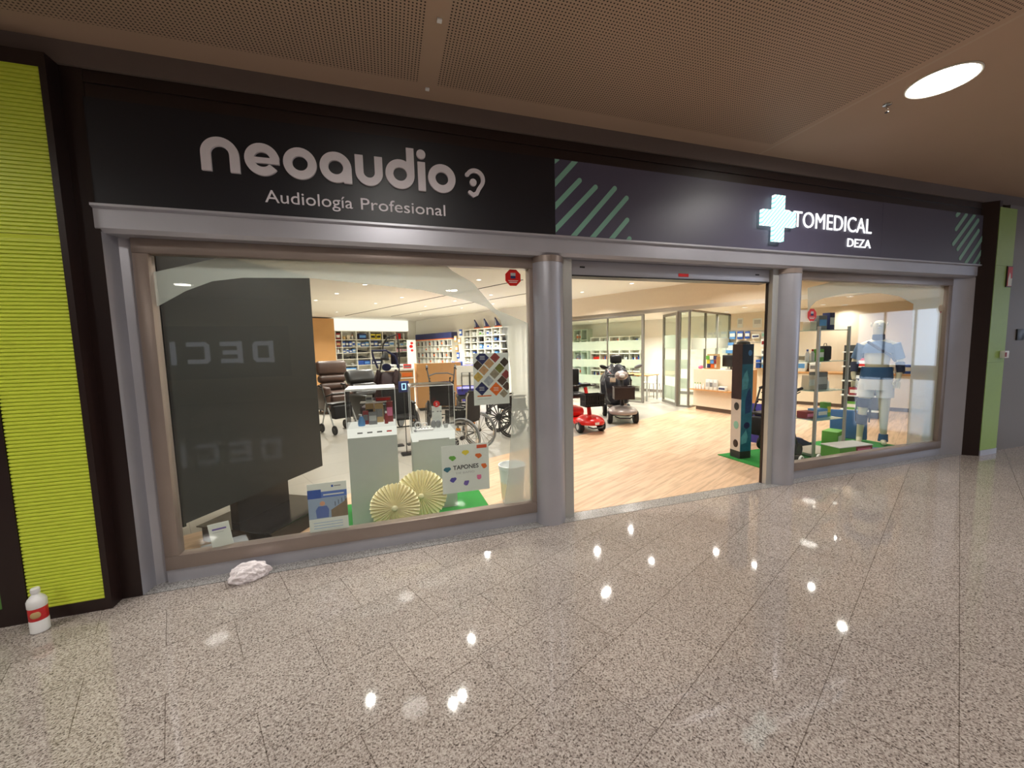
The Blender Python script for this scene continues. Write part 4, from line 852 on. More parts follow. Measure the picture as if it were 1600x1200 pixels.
# office behind the glass
WO = V(8.55, 8.3, 0)-a*.32
def on_office(px, py): return hit(px, py, WO, b)
pL = on_office(923, 545); pR = on_office(1000, 545); LO = (pR-pL).length; pL.z = 0
OO = V(pL.x, pL.y, 0)
ko = ['upper', 'middle', 'lower']
for r, (zt1, hh_) in enumerate(((1.93, .40), (1.33, .40), (.70, .42))):
    xo = [LO*k/5 for k in range(6)]; zo = [zt1-hh_, zt1]
    t = shelf('wall_shelf', 'white %s row of book cubes on the office wall' % ko[r], OO+V(0, 0, 0), RB, xo, zo, .3, .035)
    for c in range(5):
        n = 5; cols = [(charcoal, 'charcoal'), (maroon, 'maroon'), (lgrey, 'grey'), (blue, 'blue'), (gold, 'tan'), (paper, 'white'), (orange, 'orange')]
        if r == 1 and c == 0: cell(OO, RB, xo, zo, c, 0, [('bag', .9, .85, red, 'red', maroon)], ko[r]+' office shelf', .035, .3); continue
        its = []
        for k in range(n):
            m, cw = cols[(c*3+k*2+r*5+(k//2)) % 7]; its.append(('book', .55+.3*rnd.random(), .6+.3*rnd.random(), m, cw, None))
        cell(OO, RB, xo, zo, c, 0, its, ko[r]+' office shelf', .035, .3)
pC = on_office(897, 530); p2 = on_office(918, 530); LC = (p2-pC).length; pC.z = 0
xo = [0, LC*.55, LC]; zo = [.1, .5, .95, 1.4, 1.85, 2.25]
t = shelf('bookcase', 'tall pale green bookcase left in the glass office', pC-a*.02, RB, xo, zo, .34, .035, mat('pale_green_board', (190, 206, 186), .5))
for r in range(5): cell(pC-a*.02, RB, xo, zo, 0, r, [('box', .8, .6, [blue, paper, grey, lgreen, paper][r], ['blue', 'white', 'grey', 'green', 'white'][r], orange)]*2, 'green office bookcase', .035, .34)
def chair(label, loc, rz, m):
    t = thing('chair', label, 'chair', loc, rz)
    bm = BM(); box(bm, (0, 0, .45), (.44, .42, .03), .012); obj('seat', bm, m, t)
    bm = BM(); box(bm, (0, 0, .2), (.42, .022, .38), .01, xf((0, .2, .46), 0, -.14)); obj('backrest', bm, m, t)
    for sx in (-1, 1):
        for sy in (-1, 1): bm = BM(); cyl(bm, (sx*.21, sy*.2, 0), (sx*.17, sy*.16, .44), .011); obj('leg', bm, chrome, t)
        bm = BM(); tube(bm, [(sx*.2, .2, .66), (sx*.25, .1, .67), (sx*.25, -.1, .66), (sx*.22, -.14, .45)], .012); obj('armrest', bm, m, t)
    return t
chair('white office chair seen through the office doorway', (7.70, 7.0, 0), math.radians(-70), wplast)
t = thing('desk', 'light wood desk inside the glass office', 'desk', (7.0, 7.1, 0), BROT)
B1('top', (-.8, -.3, .72), (.8, .4, .75), wood, t)
for sx in (-.75, .75):
    for sy in (-.25, .35): B1('leg', (sx-.02, sy-.02, 0), (sx+.02, sy+.02, .72), alu, t)

# ------------------------------------------------------------ reception counter
dA = V(7.17, 4.61, 0); dB = V(7.35, 3.58, 0); dv = (dB-dA).normalized(); DR = math.atan2(dv.y, dv.x); DLn = (dB-dA).length+.08
t = thing('reception_counter', 'cream reception counter with wooden side and ledge', 'counter', dA, DR)
B1('front_panel', (-.02, -.05+.0, .10), (DLn, -.02, .99), cream, t); B1('plinth', (0.02, .0, 0), (DLn-.05, .4, .10), mat('counter_plinth', (104, 88, 76), .5), t)
B1('side_panel', (DLn, -.05, .10), (DLn+.03, .55, .99), wood, t); B1('side_panel', (-.02, -.019, .10), (.01, .55, .99), wood, t); B1('worktop', (.01, -.019, .965), (DLn-.001, .55, .99), cream, t)
B1('ledge', (-.02, -.20, .50), (DLn-.12, -.051, .525), wood, t)
def onD(x_, y_, z_): return local(dA, DR, x_, y_, z_)
for k in range(3): prod('bottle', onD(.08+.07*k, -.12, .526), (.05, .05, .15), wplast, 'small white bottle with green label on the counter ledge, %s of three' % ORD[k], 'green-capped ledge bottles', DR, lgreen)
prod('bottle', onD(.30, -.12, .526), (.04, .04, .13), wplast, 'slim white bottle beside the green ones on the counter ledge', 'ledge goods', DR)
for k in range(3): prod('box', onD(.42+.10*k, -.12, .526), (.085, .05, .24), paper, 'white pack with dark dot on the counter ledge, %s of three' % ORD[k], 'white ledge packs', DR, [lgrey, grey, lgrey][k])
prod('box', onD(.80, -.13, .526), (.17, .08, .10), paper, 'low white and navy box at the end of the counter ledge', 'ledge goods', DR, nblue)
t = thing('monitor', 'black computer monitor on the reception counter', 'monitor', onD(.72, .25, .99), DR-.1)
bm = BM(); box(bm, (0, 0, .20), (.42, .03, .27), .008); obj('screen', bm, black, t); bm = BM(); cyl(bm, (0, .02, .01), (0, .02, .12), .02); obj('neck', bm, black, t); bm = BM(); box(bm, (0, .02, .006), (.2, .14, .012), .004); obj('base', bm, black, t)
t = thing('brochure_rack', 'brochure rack with colourful cards on the counter by the monitor', 'rack', onD(.28, .2, .99), DR)
B1('back_board', (-.16, .05, 0), (.16, .065, .36), gold, t); B1('side_board', (.16, -.06, 0), (.175, .065, .30), wood, t); B1('shelf', (-.16, -.06, 0), (.159, .05, .02), wood, t)
for i, m in enumerate((nblue, orange, paper, yellow, lblue, maroon, lgreen, paper, nblue)):
    B1('card', (-.15+.1*(i % 3), .03-.02*(i//3), .03+.10*(i//3)), (-.06+.1*(i % 3), .036-.02*(i//3), .12+.10*(i//3)), m, t)
bm = BM(); sph(bm, (0, 0, .045), (.07, .05, .045)); o = obj('tissue_pack', bm, pink, None, onD(.06, .1, .99), 0); tag(o, 'bright pink soft pack on the left end of the counter', 'pack')
prod('box', onD(1.0, .2, .99), (.1, .1, .12), red, 'small red box behind the monitor on the counter', 'counter goods', DR)
# wall counter along the right wall
c0 = fl(1181, 652); c0 = WRp(-1.3, .55); t = thing('wall_counter', 'long cream wall counter with wood edge under the hanging packs', 'counter', c0, BROT+PI)
B1('front_panel', (0, 0, .09), (4.0, .03, .80), cream, t); B1('top', (0, -.02, .80), (4.0, .53, .835), wood, t); B1('plinth', (0, .05, 0), (4.0, .5, .09), MT['counter_plinth'], t)
def onW(x_, y_, z_): return local(c0, BROT+PI, x_, y_, z_)
# hanging packs on the counter wall
WP = WR-a*.03
for rk, (px0, px1, py) in enumerate( ((1136, 1206, 516.5), (1138, 1206, 535))):
    bmr = BM()
    p, q = hit(px0, py, WR-a*.012, b), hit(px1, py, WR-a*.012, b); tube(bmr, [p, q], .008, 6)
    o = obj('hanging_rail', bmr, alu); tag(o, '%s metal product rail on the wall behind the counter' % ('upper' if not rk else 'lower'), 'rail', 'product rails')
HK = [(1140, 1149.5, 517.5, 530, lblue, 'blue and white', paper), (1152, 1161.5, 517.5, 530, blue, 'blue and white', paper), (1164, 1172, 517.5, 529, blue, 'blue and white', paper), (1175, 1187, 522, 529, paper, 'white', nblue), (1190, 1199, 518, 528, lgrey, 'pale green', teal),
      (1134.5, 1146.5, 535, 552, lblue, 'light blue', paper), (1150, 1157, 538, 552, paper, 'white', grey), (1189, 1205, 529, 542, paper, 'white and pink', maroon)]
for k, (x0, x1, y0, y1, m, cw, bd) in enumerate(HK):
    p, q = hit(x0, y1, WP-a*.05, b), hit(x1, y0, WP-a*.05, b); wd = (V(p.x, p.y, 0)-V(q.x, q.y, 0)).length; c_ = (p+q)/2
    o = prod('box', (c_.x, c_.y, p.z), (wd, .05, q.z-p.z), m, '%s hanging pack on the wall behind the counter, %s' % (cw, ('%s in the top row' % ORD[k]) if k < 5 else ('%s in the second row' % ORD[k-5])), 'hanging packs on the counter wall', RB, bd, 'pack')
    bm = BM(); tube(bm, [(0, .02, (q.z-p.z)+.0), (0, .075, (q.z-p.z)+.015)], .005, 6); obj('hook', bm, chrome, o)
for k, (x0, x1) in enumerate(((1152, 1161), (1176, 1191))):
    p, q = hit(x0, 512, WR-a*.004, b), hit(x1, 497, WR-a*.004, b); wd = (V(p.x, p.y, 0)-V(q.x, q.y, 0)).length; c_ = (p+q)/2
    o = B1('notice_paper', (-wd/2, -.003, 0), (wd/2, 0, q.z-p.z), paper, None, 0, (c_.x, c_.y, p.z), RB); tag(o, '%s printed notice paper on the wall above the hanging packs' % ('narrow left' if not k else 'wide right'), 'paper', 'notice papers'); B1('print', (-wd*.35, -.005, (q.z-p.z)*.4), (wd*.35, -.003, (q.z-p.z)*.85), lgrey, o)
# glass wall shelves with goods at the right of the doorway view
for k, (py, its) in enumerate(((556, [(1190, 1203, 12, paper, 'flat white', grey)]), (566, []), (575, [(1181.5, 1188, 14, blue, 'bright blue', None), (1190.5, 1199, 20, lblue, 'light blue', paper), (1200, 1206, 12, cream, 'cream', None)]))):
    p, q = hit(1180, py, WR-a*.12, b), hit(1215, py, WR-a*.12, b); wd = (p-q).length; z_ = hit(1190, py, WR-a*.12, b).z
    o = B1('wall_ledge', (0, -.12, -.015), (1.3, .115, 0), woodo if k == 2 else alu, None, 0, (p.x, p.y, z_), RB); tag(o, ['metal', 'second metal', 'tan wooden'][k]+' ledge on the counter wall right of the totem', 'ledge', 'counter wall ledges')
    for j, (x0, x1, hp, m, cw, bd) in enumerate(its):
        u, v_ = hit(x0, py, WR-a*.14, b), hit(x1, py, WR-a*.14, b); c_ = (u+v_)/2; sc_ = (u.xy-v_.xy).length
        prod('box', (c_.x, c_.y, z_+.001), (sc_, .1, hp*.0165), m, '%s carton on the %s ledge of the counter wall' % (cw, ['metal', '', 'wooden'][k]), 'ledge cartons', RB, bd)
for k, (x_, s, m, cw, bd) in enumerate(((.25, (.22, .2, .2), paper, 'white', red), (.55, (.25, .2, .28), paper, 'tall white', lblue), (.85, (.2, .2, .22), paper, 'white', grey), (1.5, (.18, .18, .26), wplast, 'white round', None))):
    prod('box' if k < 3 else 'bottle', onW(x_, .25, .836), s, m, '%s package on the wall counter, %s from the left' % (cw, ORD[k]), 'wall counter goods', RB, bd)
# totem
t = thing('display_totem', 'square dark and teal totem pillar on the green mat by the door', 'display pillar', (4.63, 1.01, 0.0125), math.radians(-5))
hw = .088
B1('plinth', (-hw, -hw, 0), (hw, hw, .10), charcoal, t); B1('core', (-hw, -hw, .10), (hw, hw, 1.57), mat('totem_white', (206, 196, 186), .4), t)
e1 = .0015
B1('teal_face', (-hw, -hw-e1, .10), (hw, -hw, 1.30), mat('totem_teal', (50, 120, 146), .35, noise=.7, nscale=7), t); B1('slate_face', (-hw, -hw-e1, 1.30), (hw, -hw, 1.57), mat('totem_slate', (48, 66, 84), .35), t)
B1('dark_face', (-hw-e1, -hw, .82), (-hw, hw, 1.57), mat('totem_dark', (58, 44, 46), .35, noise=.6, nscale=10), t)
for (z_, m) in ((.72, charcoal), (.46, teal), (.20, brown)): bm = BM(); sph(bm, (-hw-.002, -.01, z_), (.003, .045, .055)); obj('shoe_print', bm, m, t)
for cx_, z0_, z1_, m in ((-.03, .95, 1.22, 'a'), (.03, .62, .98, 'b'), (-.02, .20, .40, 'a')):
    bm = BM(); prism(bm, [(cx_-.05, z0_), (cx_+.03, z0_+.02), (cx_+.05, (z0_+z1_)/2), (cx_+.02, z1_), (cx_-.02, z1_-.05), (cx_-.055, (z0_+z1_)/2)], -hw-.003, -hw-e1, XZ); obj('figure_print', bm, mat('totem_light', (96, 176, 190), .35, noise=.4, nscale=20) if m == 'a' else mat('totem_deep', (34, 70, 120), .35, noise=.4, nscale=20), t)
bm = BM(); sph(bm, (.01, -hw-.003, .46), (.05, .003, .045)); obj('emblem', bm, nblue, t)
bm = BM(); sph(bm, (.03, -hw-.003, 1.45), (.03, .003, .04)); obj('emblem', bm, lblue, t)
bm = BM(); lathe(bm, [(.085, 1.571), (.075, 1.60), (.03, 1.615)], 20); obj('cap_piece', bm, charcoal, t)
bm = BM(); box(bm, (0, .015, .32), (.4, .02, .62), .004, xf((0, 0, .0), 0, -.12)); o = obj('leaning_board', bm, pblue, None, (5.45, 1.5, .012), math.radians(-60)); tag(o, 'violet blue board leaning behind the rollator at the right jamb', 'board')

# ============================================================ WINDOW DISPLAYS
for nm, x0, x1, y1, l in (('artificial_grass_mat', -.55, .90, 1.16, 'green artificial grass mat under the display stands'), ('artificial_grass_mat', 4.45, 7.2, 1.22, 'green artificial grass mat in the right window and doorway corner')):
    bm = BM(); box2(bm, (x0, .21, .0015), (x1, y1, .012)); o = obj(nm, bm, grass); tag(o, l, 'mat')
def display_stand(x0, x1, y0, y1, zt_, label, lab2, m):
    t = thing('display_stand', label, 'display stand', ((x0+x1)/2, (y0+y1)/2, .012)); hx, hy = (x1-x0)/2, (y1-y0)/2
    B1('pedestal', (-hx, -hy, 0), (hx, hy, zt_-.1), m, t); B1('top_plate', (-hx, -hy, zt_-.1), (hx, hy, zt_-.012), emat('top_plate_glow', (255, 252, 240), .9), t)  # white top plate with a glow put into its material
    k = thing('display_case', lab2, 'display case', ((x0+x1)/2, (y0+y1)/2, zt_+.0005)); H = 1.255-zt_; g = .006
    B1('side', (-hx, -hy, 0), (hx, -hy+g, H), ACRYL, k); B1('side', (-hx, hy-g, 0), (hx, hy, H), ACRYL, k); B1('side', (-hx, -hy+g, 0), (-hx+g, hy-g, H), ACRYL, k); B1('side', (hx-g, -hy+g, 0), (hx, hy-g, H), ACRYL, k)
    bm = BM()
    for sx in (-1, 1):
        for sy in (-1, 1): box2(bm, (sx*hx-.003, sy*hy-.003, 0), (sx*hx+.003, sy*hy+.003, H))
    for sy in (-1, 1): box2(bm, (-hx, sy*hy-.003, H-.004), (hx, sy*hy+.003, H+.004)); 
    for sx in (-1, 1): box2(bm, (sx*hx-.003, -hy, H-.004), (sx*hx+.003, hy, H+.004))
    obj('edge', bm, wplast, k); return t, k
pedm = mat('pedestal_grey', (186, 192, 188), .55)
s1, k1 = display_stand(-.39, .04, .62, 1.0, .91, 'white display pedestal in the left window, the left one', 'clear display case with product boxes on the left pedestal', pedm)
B1('lid', (-.215, -.19, .352), (.215, .19, .358), wplast, k1)
for k in range(4): B1('caption', (-.13+.085*k, -.1915, .845), (-.085+.085*k, -.1902, .858), grey if k < 3 else red, s1)
s2, k2 = display_stand(.18, .60, .72, 1.05, .80, 'white display pedestal in the left window, the right one behind the earplug poster', 'clear display case with hearing devices on the right pedestal', pedm)
B1('lid', (-.205, -.16, .462), (.205, .16, .468), ACRYL, k2)
B1('caption', (-.15, -.166, .70), (.15, -.1652, .715), lgrey, s2)
# goods in case 1 (case floor z = .911)
zc = .912
t = thing('riser', 'small white riser shelf inside the left display case', 'riser', (-.16, .86, zc))
B1('shelf', (-.12, -.06, .20), (.12, .05, .208), wplast, t); B1('leg', (-.12, -.06, 0), (-.112, .05, .2), ACRYL, t); B1('leg', (.112, -.06, 0), (.12, .05, .2), ACRYL, t)
prod('box', (-.20, .88, zc), (.075, .04, .185), gold, 'tan box with dark face picture under the riser, left', 'case goods', 0, black)
prod('box', (-.115, .87, zc), (.08, .05, .185), gold, 'tan and silver box under the riser, middle', 'case goods', 0, grey)
prod('box', (-.235, .81-.02, zc), (.05, .03, .13), maroon, 'dark red leaflet box at the front left of the left case', 'case goods', 0, grey)
prod('box', (-.17, .76, zc), (.075, .03, .12), grey, 'silver box front centre of the left case', 'case goods', 0, lgrey)
prod('box', (-.015, .85, zc), (.06, .04, .2), maroon, 'tall dark red box at the right of the left case', 'case goods', 0, pink)
prod('bottle', (-.05, .75, zc), (.035, .03, .12), maroon, 'small red bottle with white label in the left case', 'case goods', 0, wplast)
prod('box', (-.20, .86, zc+.209), (.06, .05, .06), paper, 'white small device box on top of the riser', 'case goods', 0, grey)
prod('box', (-.07, .85, zc+.209), (.14, .04, .035), maroon, 'flat grey and red box on top of the riser', 'case goods', 0, red)
t = thing('pump_device', 'light blue hand cleaning device standing in front in the left case', 'device', (-.27, .72, zc))
bm = BM(); lathe(bm, [(.03, 0), (.033, .02), (.03, .05), (.018, .075), (.014, .09)], 20); obj('body', bm, lblue, t); bm = BM(); tube(bm, [(0, 0, .09), (0, 0, .105), (-.02, -.01, .11)], .007); obj('nozzle', bm, wplast, t)
# goods in case 2 (floor .801)
zd = .802
t = thing('logo_board', 'white card with red round S emblem in the right display case', 'sign', (.45, .93, zd))
B1('board', (-.05, -.012, 0), (.05, 0, .22), paper, t); bm = BM(); cyl(bm, (0, -.013, .245), (0, -.02, .245), .033, n=28); obj('disc', bm, red, t); text('emblem', 'S', wplast, t, (-.009, -.021, .228), .018, .034, .001)
for x_ in (-.05, .0, .03): B1('caption', (x_, -.013, .16), (x_+.02, -.012, .17), grey, t)
t = thing('charger_tray', 'white oblong charger tray at the front of the right display case', 'charger', (.31, .775, zd))
bm = BM(); box(bm, (0, 0, .014), (.17, .06, .028), .013, None, 4); obj('tray', bm, wplast, t)
for k in range(5): bm = BM(); sph(bm, (-.06+.03*k, 0, .029), (.008, .012, .005)); obj('hearing_aid', bm, grey, t)
for x_, y_, l in ((.405, .87, 'grey round hearing-aid charger dome, left'), (.455, .87, 'grey round hearing-aid charger dome, right')):
    t = thing('charger_dome', l, 'charger', (x_, y_, zd), group='charger domes'); bm = BM(); sph(bm, (0, 0, .045), (.028, .016, .042)); obj('dome', bm, grey, t); bm = BM(); lathe(bm, [(.02, 0), (.02, .008)], 20); obj('foot', bm, wplast, t)
t = thing('small_dish', 'small dark rimmed bowl right of the charger domes', 'dish', (.53, .86, zd)); bm = BM(); lathe(bm, [(.018, 0), (.028, .035)], 20); obj('bowl', bm, lgrey, t); bm = BM(); torus(bm, (0, 0, .036), .027, .003, (0, 0, 1), 24, 6); obj('rim', bm, grey, t)
t = thing('ring_stand', 'white ring shaped hearing-aid stand in the right case', 'device', (.25, .86, zd)); bm = BM(); torus(bm, (0, 0, .045), .03, .009, (0, 1, 0), 28, 8); obj('ring', bm, lgrey, t); bm = BM(); box(bm, (0, 0, .006), (.05, .03, .012), .003); obj('foot', bm, wplast, t)
t = thing('photo_frame', 'tiny white open frame device in the right case', 'device', (.32, .88, zd))
bm = BM(); stroke(bm, [(-.022, .02), (.022, .02), (.022, .06), (-.022, .06)], .007, -.004, .004, closed=True); obj('frame', bm, wplast, t); bm = BM(); box(bm, (0, 0, .006), (.05, .03, .012), .003); obj('foot', bm, wplast, t)
bm = BM(); lathe(bm, [(.03, 0), (.035, .012), (.02, .02)], 24); o = obj('round_remote', bm, grey, None, (.235, .79, zd)); tag(o, 'flat grey round remote at the front left of the right case', 'device')
# rosettes
def rosette(label, loc, R_, tilt, rz):
    t = thing('paper_rosette', label, 'paper rosette', loc, rz, 'cream paper rosettes')
    bm = BM(); n = 72; M = xf((0, 0, R_), 0, tilt)
    rings = []
    for r_, am in ((.02, .002), (R_*.33, .008), (R_*.66, .014), (R_, .018)):
        rings.append([bm.verts.new(M @ Vector((r_*math.cos(2*PI*k/n), (am if k % 2 else -am)-.02*(1-r_/R_), r_*math.sin(2*PI*k/n)))) for k in range(n)])
    bk = [bm.verts.new(M @ Vector((R_*math.cos(2*PI*k/n), (.018 if k % 2 else -.018)+.003, R_*math.sin(2*PI*k/n)))) for k in range(n)]
    ct = bm.verts.new(M @ Vector((0, .02, 0)))
    for A, Bq in zip(rings+[], rings[1:]+[bk]):
        for k in range(n): bm.faces.new((A[k], A[(k+1) % n], Bq[(k+1) % n], Bq[k]))
    for k in range(n): bm.faces.new((bk[k], bk[(k+1) % n], ct))
    obj('pleated_paper', bm, creamp, t, smooth=False)
    bm = BM(); sph(bm, (0, 0, 0), (.028, .012, .028), 16, M @ Matrix.Translation((0, -.024, 0))); obj('centre_knot', bm, creamp, t); return t
rosette('cream pleated paper rosette leaning at the glass, the front left one', (-.01, .36, .012), .215, 0, math.radians(-10))
rosette('cream pleated paper rosette behind the other, the right one', (.225, .50, .012), .24, 0, math.radians(-4))
# waste bin
t = thing('waste_bin', 'white round bin standing in the right corner of the left window', 'bin', (1.17, .66, .0015))
bm = BM(); lathe(bm, [(.10, 0), (.105, .005), (.135, .36), (.14, .36), (.14, .395), (.132, .395), (.125, .36), (.098, .01)], 36); obj('bin_body', bm, mat('bin_white', (214, 222, 228), .35), t)
bm = BM(); torus(bm, (0, 0, .395), .138, .005, (0, 0, 1), 36, 6); obj('rim', bm, wplast, t)
bm = BM(); lathe(bm, [(.113, .04), (.128, .30)], 28, None); obj('liner', bm, cream, t)
# black display screen
t = thing('display_screen', 'large blank dark grey screen on a black foot in the left window', 'screen', (-1.50, .27, 0), math.radians(59))
B1('screen_panel', (0, 0, .36), (1.45, .035, 2.41), mat('screen_dark', (30, 33, 32), .6), t); bm = BM(); box2(bm, (-.02, -.004, .34), (0, .04, 2.42)); obj('edge_trim', bm, black, t)
B1('column', (.45, .036, 0.002), (1.0, .12, .9), black, t)
bm = BM(); prism(bm, [(.37, -.38), (1.09, -.38), (1.09, .35), (.37, .35)], 0.002, .14, XY); obj('foot', bm, black, t)
bm = BM(); box2(bm, (.34, -.40, .14), (1.12, .37, .15)); obj('foot_plate', bm, mat('gloss_black', (16, 16, 17), .15), t)
bm = BM(); box(bm, (0, 0, .06), (.3, .2, .12), .01); o = obj('floor_box', bm, grey, None, (-1.30, .36, .0015), .4); tag(o, 'low grey box on the floor behind the small white card', 'box')
# posters on the inside of the glass
GY = .150
def poster(label, x0, x1, z0, z1, m=paper):
    t = thing('poster', label, 'poster', ((x0+x1)/2, GY+.002, (z0+z1)/2)); w_, h_ = (x1-x0)/2, (z1-z0)/2
    B1('sheet', (-w_, -.001, -h_), (w_, .001, h_), m, t); return t, w_, h_
def flat(t, nm, poly, m, y=-.0016): bm = BM(); prism(bm, poly, y, -.001, XZ); return obj(nm, bm, m, t)
def rect(t, nm, x0, z0, x1, z1, m, y=-.0016): return flat(t, nm, [(x0, z0), (x1, z0), (x1, z1), (x0, z1)], m, y)
t, w_, h_ = poster('tall poster with tilted photo squares, navy and orange diamonds', .688, 1.008, 1.115, 1.565)
def dia(cx, cz, r, m, nm='photo_square'):
    poly = [(cx, cz-r), (cx+r, cz), (cx, cz+r), (cx-r, cz)]; out = []
    for ax_, v_, s_ in ((0, -w_+.004, 1), (0, w_-.004, -1), (1, h_-.002, -1), (1, -h_+.055, 1)):
        out = []
        for i, p in enumerate(poly):
            q = poly[(i+1) % len(poly)]; ip = (p[ax_]-v_)*s_ >= 0; iq = (q[ax_]-v_)*s_ >= 0
            if ip: out.append(p)
            if ip != iq: k_ = (v_-p[ax_])/(q[ax_]-p[ax_]); out.append((p[0]+(q[0]-p[0])*k_, p[1]+(q[1]-p[1])*k_))
        poly = out
        if len(poly) < 3: return
    flat(t, nm, poly, m)
def PZ(px, py): return ((px-420)/1130*2*w_*1.0-.0+.0, -(py-620)/1180*2*h_)
ph = [mat('photo_%d' % i, c, .5, noise=.5, nscale=40) for i, c in enumerate([(150, 70, 70), (190, 150, 110), (70, 60, 50), (150, 140, 120), (120, 120, 60), (170, 175, 180), (90, 70, 60), (200, 170, 90)])]
S_ = 2*w_/740
def q(px, py): return ((px-420)*S_, -(py-630)*2*h_/1070)
for (cx, cy, r, m, nm) in [(240, 190, 140, nblue, 'navy_diamond'), (505, 190, 105, ph[0], 0), (140, 340, 100, ph[2], 0), (380, 310, 105, ph[1], 0), (700, 290, 100, ph[2], 0), (265, 445, 105, ph[1], 0), (595, 415, 105, ph[4], 0), (145, 580, 105, ph[7], 0), (485, 530, 105, ph[3], 0), (730, 550, 100, ph[0], 0), (360, 670, 110, ph[5], 0), (640, 675, 105, ph[6], 0), (215, 825, 140, nblue, 'navy_diamond'), (510, 845, 140, orange, 'orange_diamond'), (740, 800, 95, ph[6], 0), (670, 950, 90, ph[3], 0)]:
    c_ = q(cx, cy); dia(c_[0], c_[1], r*S_, m, nm or 'photo_square')
for (cx, cy) in ((240, 190), (215, 825), (510, 845)):
    for k in range(3): c_ = q(cx, cy-30+30*k); rect(t, 'caption', c_[0]-.022, c_[1]-.002, c_[0]+.022, c_[1]+.002, paper, -.0022)
c_ = q(270, 975); rect(t, 'orange_bar', c_[0]-.065, c_[1]-.006, c_[0]+.06, c_[1]+.004, orange); c_ = q(270, 1040); rect(t, 'caption', c_[0]-.065, c_[1]-.002, c_[0]+.05, c_[1]+.002, lgrey)
t, w_, h_ = poster('white TAPONES earplug poster with a ring of coloured earplugs', .388, .802, .362, .782)
text('title', 'TAPONES', mat('dark_print', (30, 32, 38), .5), t, (-.112, -.0022, -.005), .224, .038, .0008, bold=.02)
text('title', 'DE BAÑO', lgrey, t, (-.085, -.0022, -.045), .16, .018, .0006)
rect(t, 'orange_tag', .10, .165, .19, .195, mat('tag_orange', (214, 80, 40), .5))
for k, m in enumerate((yellow, orange, orange, pink, violet, pblue, dteal, lgreen)):
    an = PI/2-k*PI/4; cx, cz = .162*math.cos(an), .005+.135*math.sin(an); poly = [(cx+.026*math.cos(u)*(1+.25*math.cos(2*u+k)), cz+.022*math.sin(u)*(1+.2*math.sin(3*u))) for u in [2*PI*j/16 for j in range(16)]]; flat(t, 'earplug_print', poly, m)
t, w_, h_ = poster('poster of a man in a blue shirt beside a stairlift, standing at the glass', -.655, -.372, .196, .585)
rect(t, 'blue_band', -w_, .075, w_, .125, mat('band_blue', (86, 120, 196), .5)); rect(t, 'blue_square', -w_, .075, -.045, .145, blue, -.002); rect(t, 'photo', -w_, -.09, w_, .074, mat('photo_sky', (150, 170, 196), .5))
for k in range(1): text('headline', 'salvaescaleras', paper, t, (-.04, -.0022, .09), .16, .014, .0004) if False else rect(t, 'headline', -.03, .093, .12, .103, paper, -.0022)
flat(t, 'stair_shape', [(.02, -.09), (w_, -.09), (w_, .06), (.12, .03), (.02, -.03)], mat('stair_tone', (128, 110, 88), .5, noise=.3), -.002); flat(t, 'shirt', [(-.085, -.085), (-.0, -.085), (.006, -.02), (-.01, .01), (-.07, .01), (-.09, -.02)], mat('shirt_blue', (84, 110, 176), .5), -.0022)
bm = BM(); cyl(bm, (-.04, -.001, .03), (-.04, -.0024, .03), .019, n=20); obj('head_print', bm, mat('face_tone', (212, 160, 130), .5), t)
for k in range(4): rect(t, 'handrail', .05+.025*k, -.0+.012*k, .054+.025*k, .035+.012*k, black, -.0022)
for k in range(3): rect(t, 'text_line', -.11, -.125-.022*k, .10, -.122-.022*k, lblue)
rect(t, 'emblem', .03, .155, .045, .172, blue); rect(t, 'emblem_text', .05, .160, .10, .167, grey)
t = thing('card', 'small white card with violet writing leaning at the lower left of the glass', 'card', (-1.235, GY+.003, .197), 0)
M = Matrix.Rotation(-.12, 4, 'Y'); bm = BM(); box(bm, (0, 0, .09), (.135, .002, .18), 0, M); obj('sheet', bm, paper, t); bm = BM(); box(bm, (0, -.0015, .135), (.09, .001, .012), 0, M); obj('print', bm, violet, t); bm = BM(); box(bm, (-.01, -.0015, .112), (.07, .001, .004), 0, M); obj('print', bm, lgrey, t)
def octagon(x_, z_, rx_, label):
    t = thing('alarm_sticker', label, 'sticker', (x_, .1365, z_), 0, 'red octagonal stickers')
    poly = [(rx_*math.cos(PI/8+k*PI/4), rx_*math.sin(PI/8+k*PI/4)) for k in range(8)]
    bm = BM(); prism(bm, poly, 0, .0012, XZ); obj('octagon', bm, red, t)
    rect(t, 'grey_square', -.022, .005, .022, .04, lgrey, -.0016+.0); rect(t, 'blue_square', -.022, -.008, .022, .015, nblue, -.0022)
    rect(t, 'text_line', -.045, -.028, .045, -.024, paper); rect(t, 'text_line', -.035, -.043, .035, -.037, paper)
octagon(1.062, 2.21, .075, 'red octagonal alarm sticker at the top right of the left window'); octagon(4.66, 1.90, .075, 'red octagonal alarm sticker at the left edge of the right window')
t = thing('round_sticker', 'pale round sticker near the top right of the right window', 'sticker', (7.12-.1, .1365, 1.99)); bm = BM(); prism(bm, arc(0, 0, .05, 0, 345, 23), 0, .001, XZ); obj('disc', bm, cream, t); rect(t, 'print', -.012, -.06, .012, -.035, maroon)
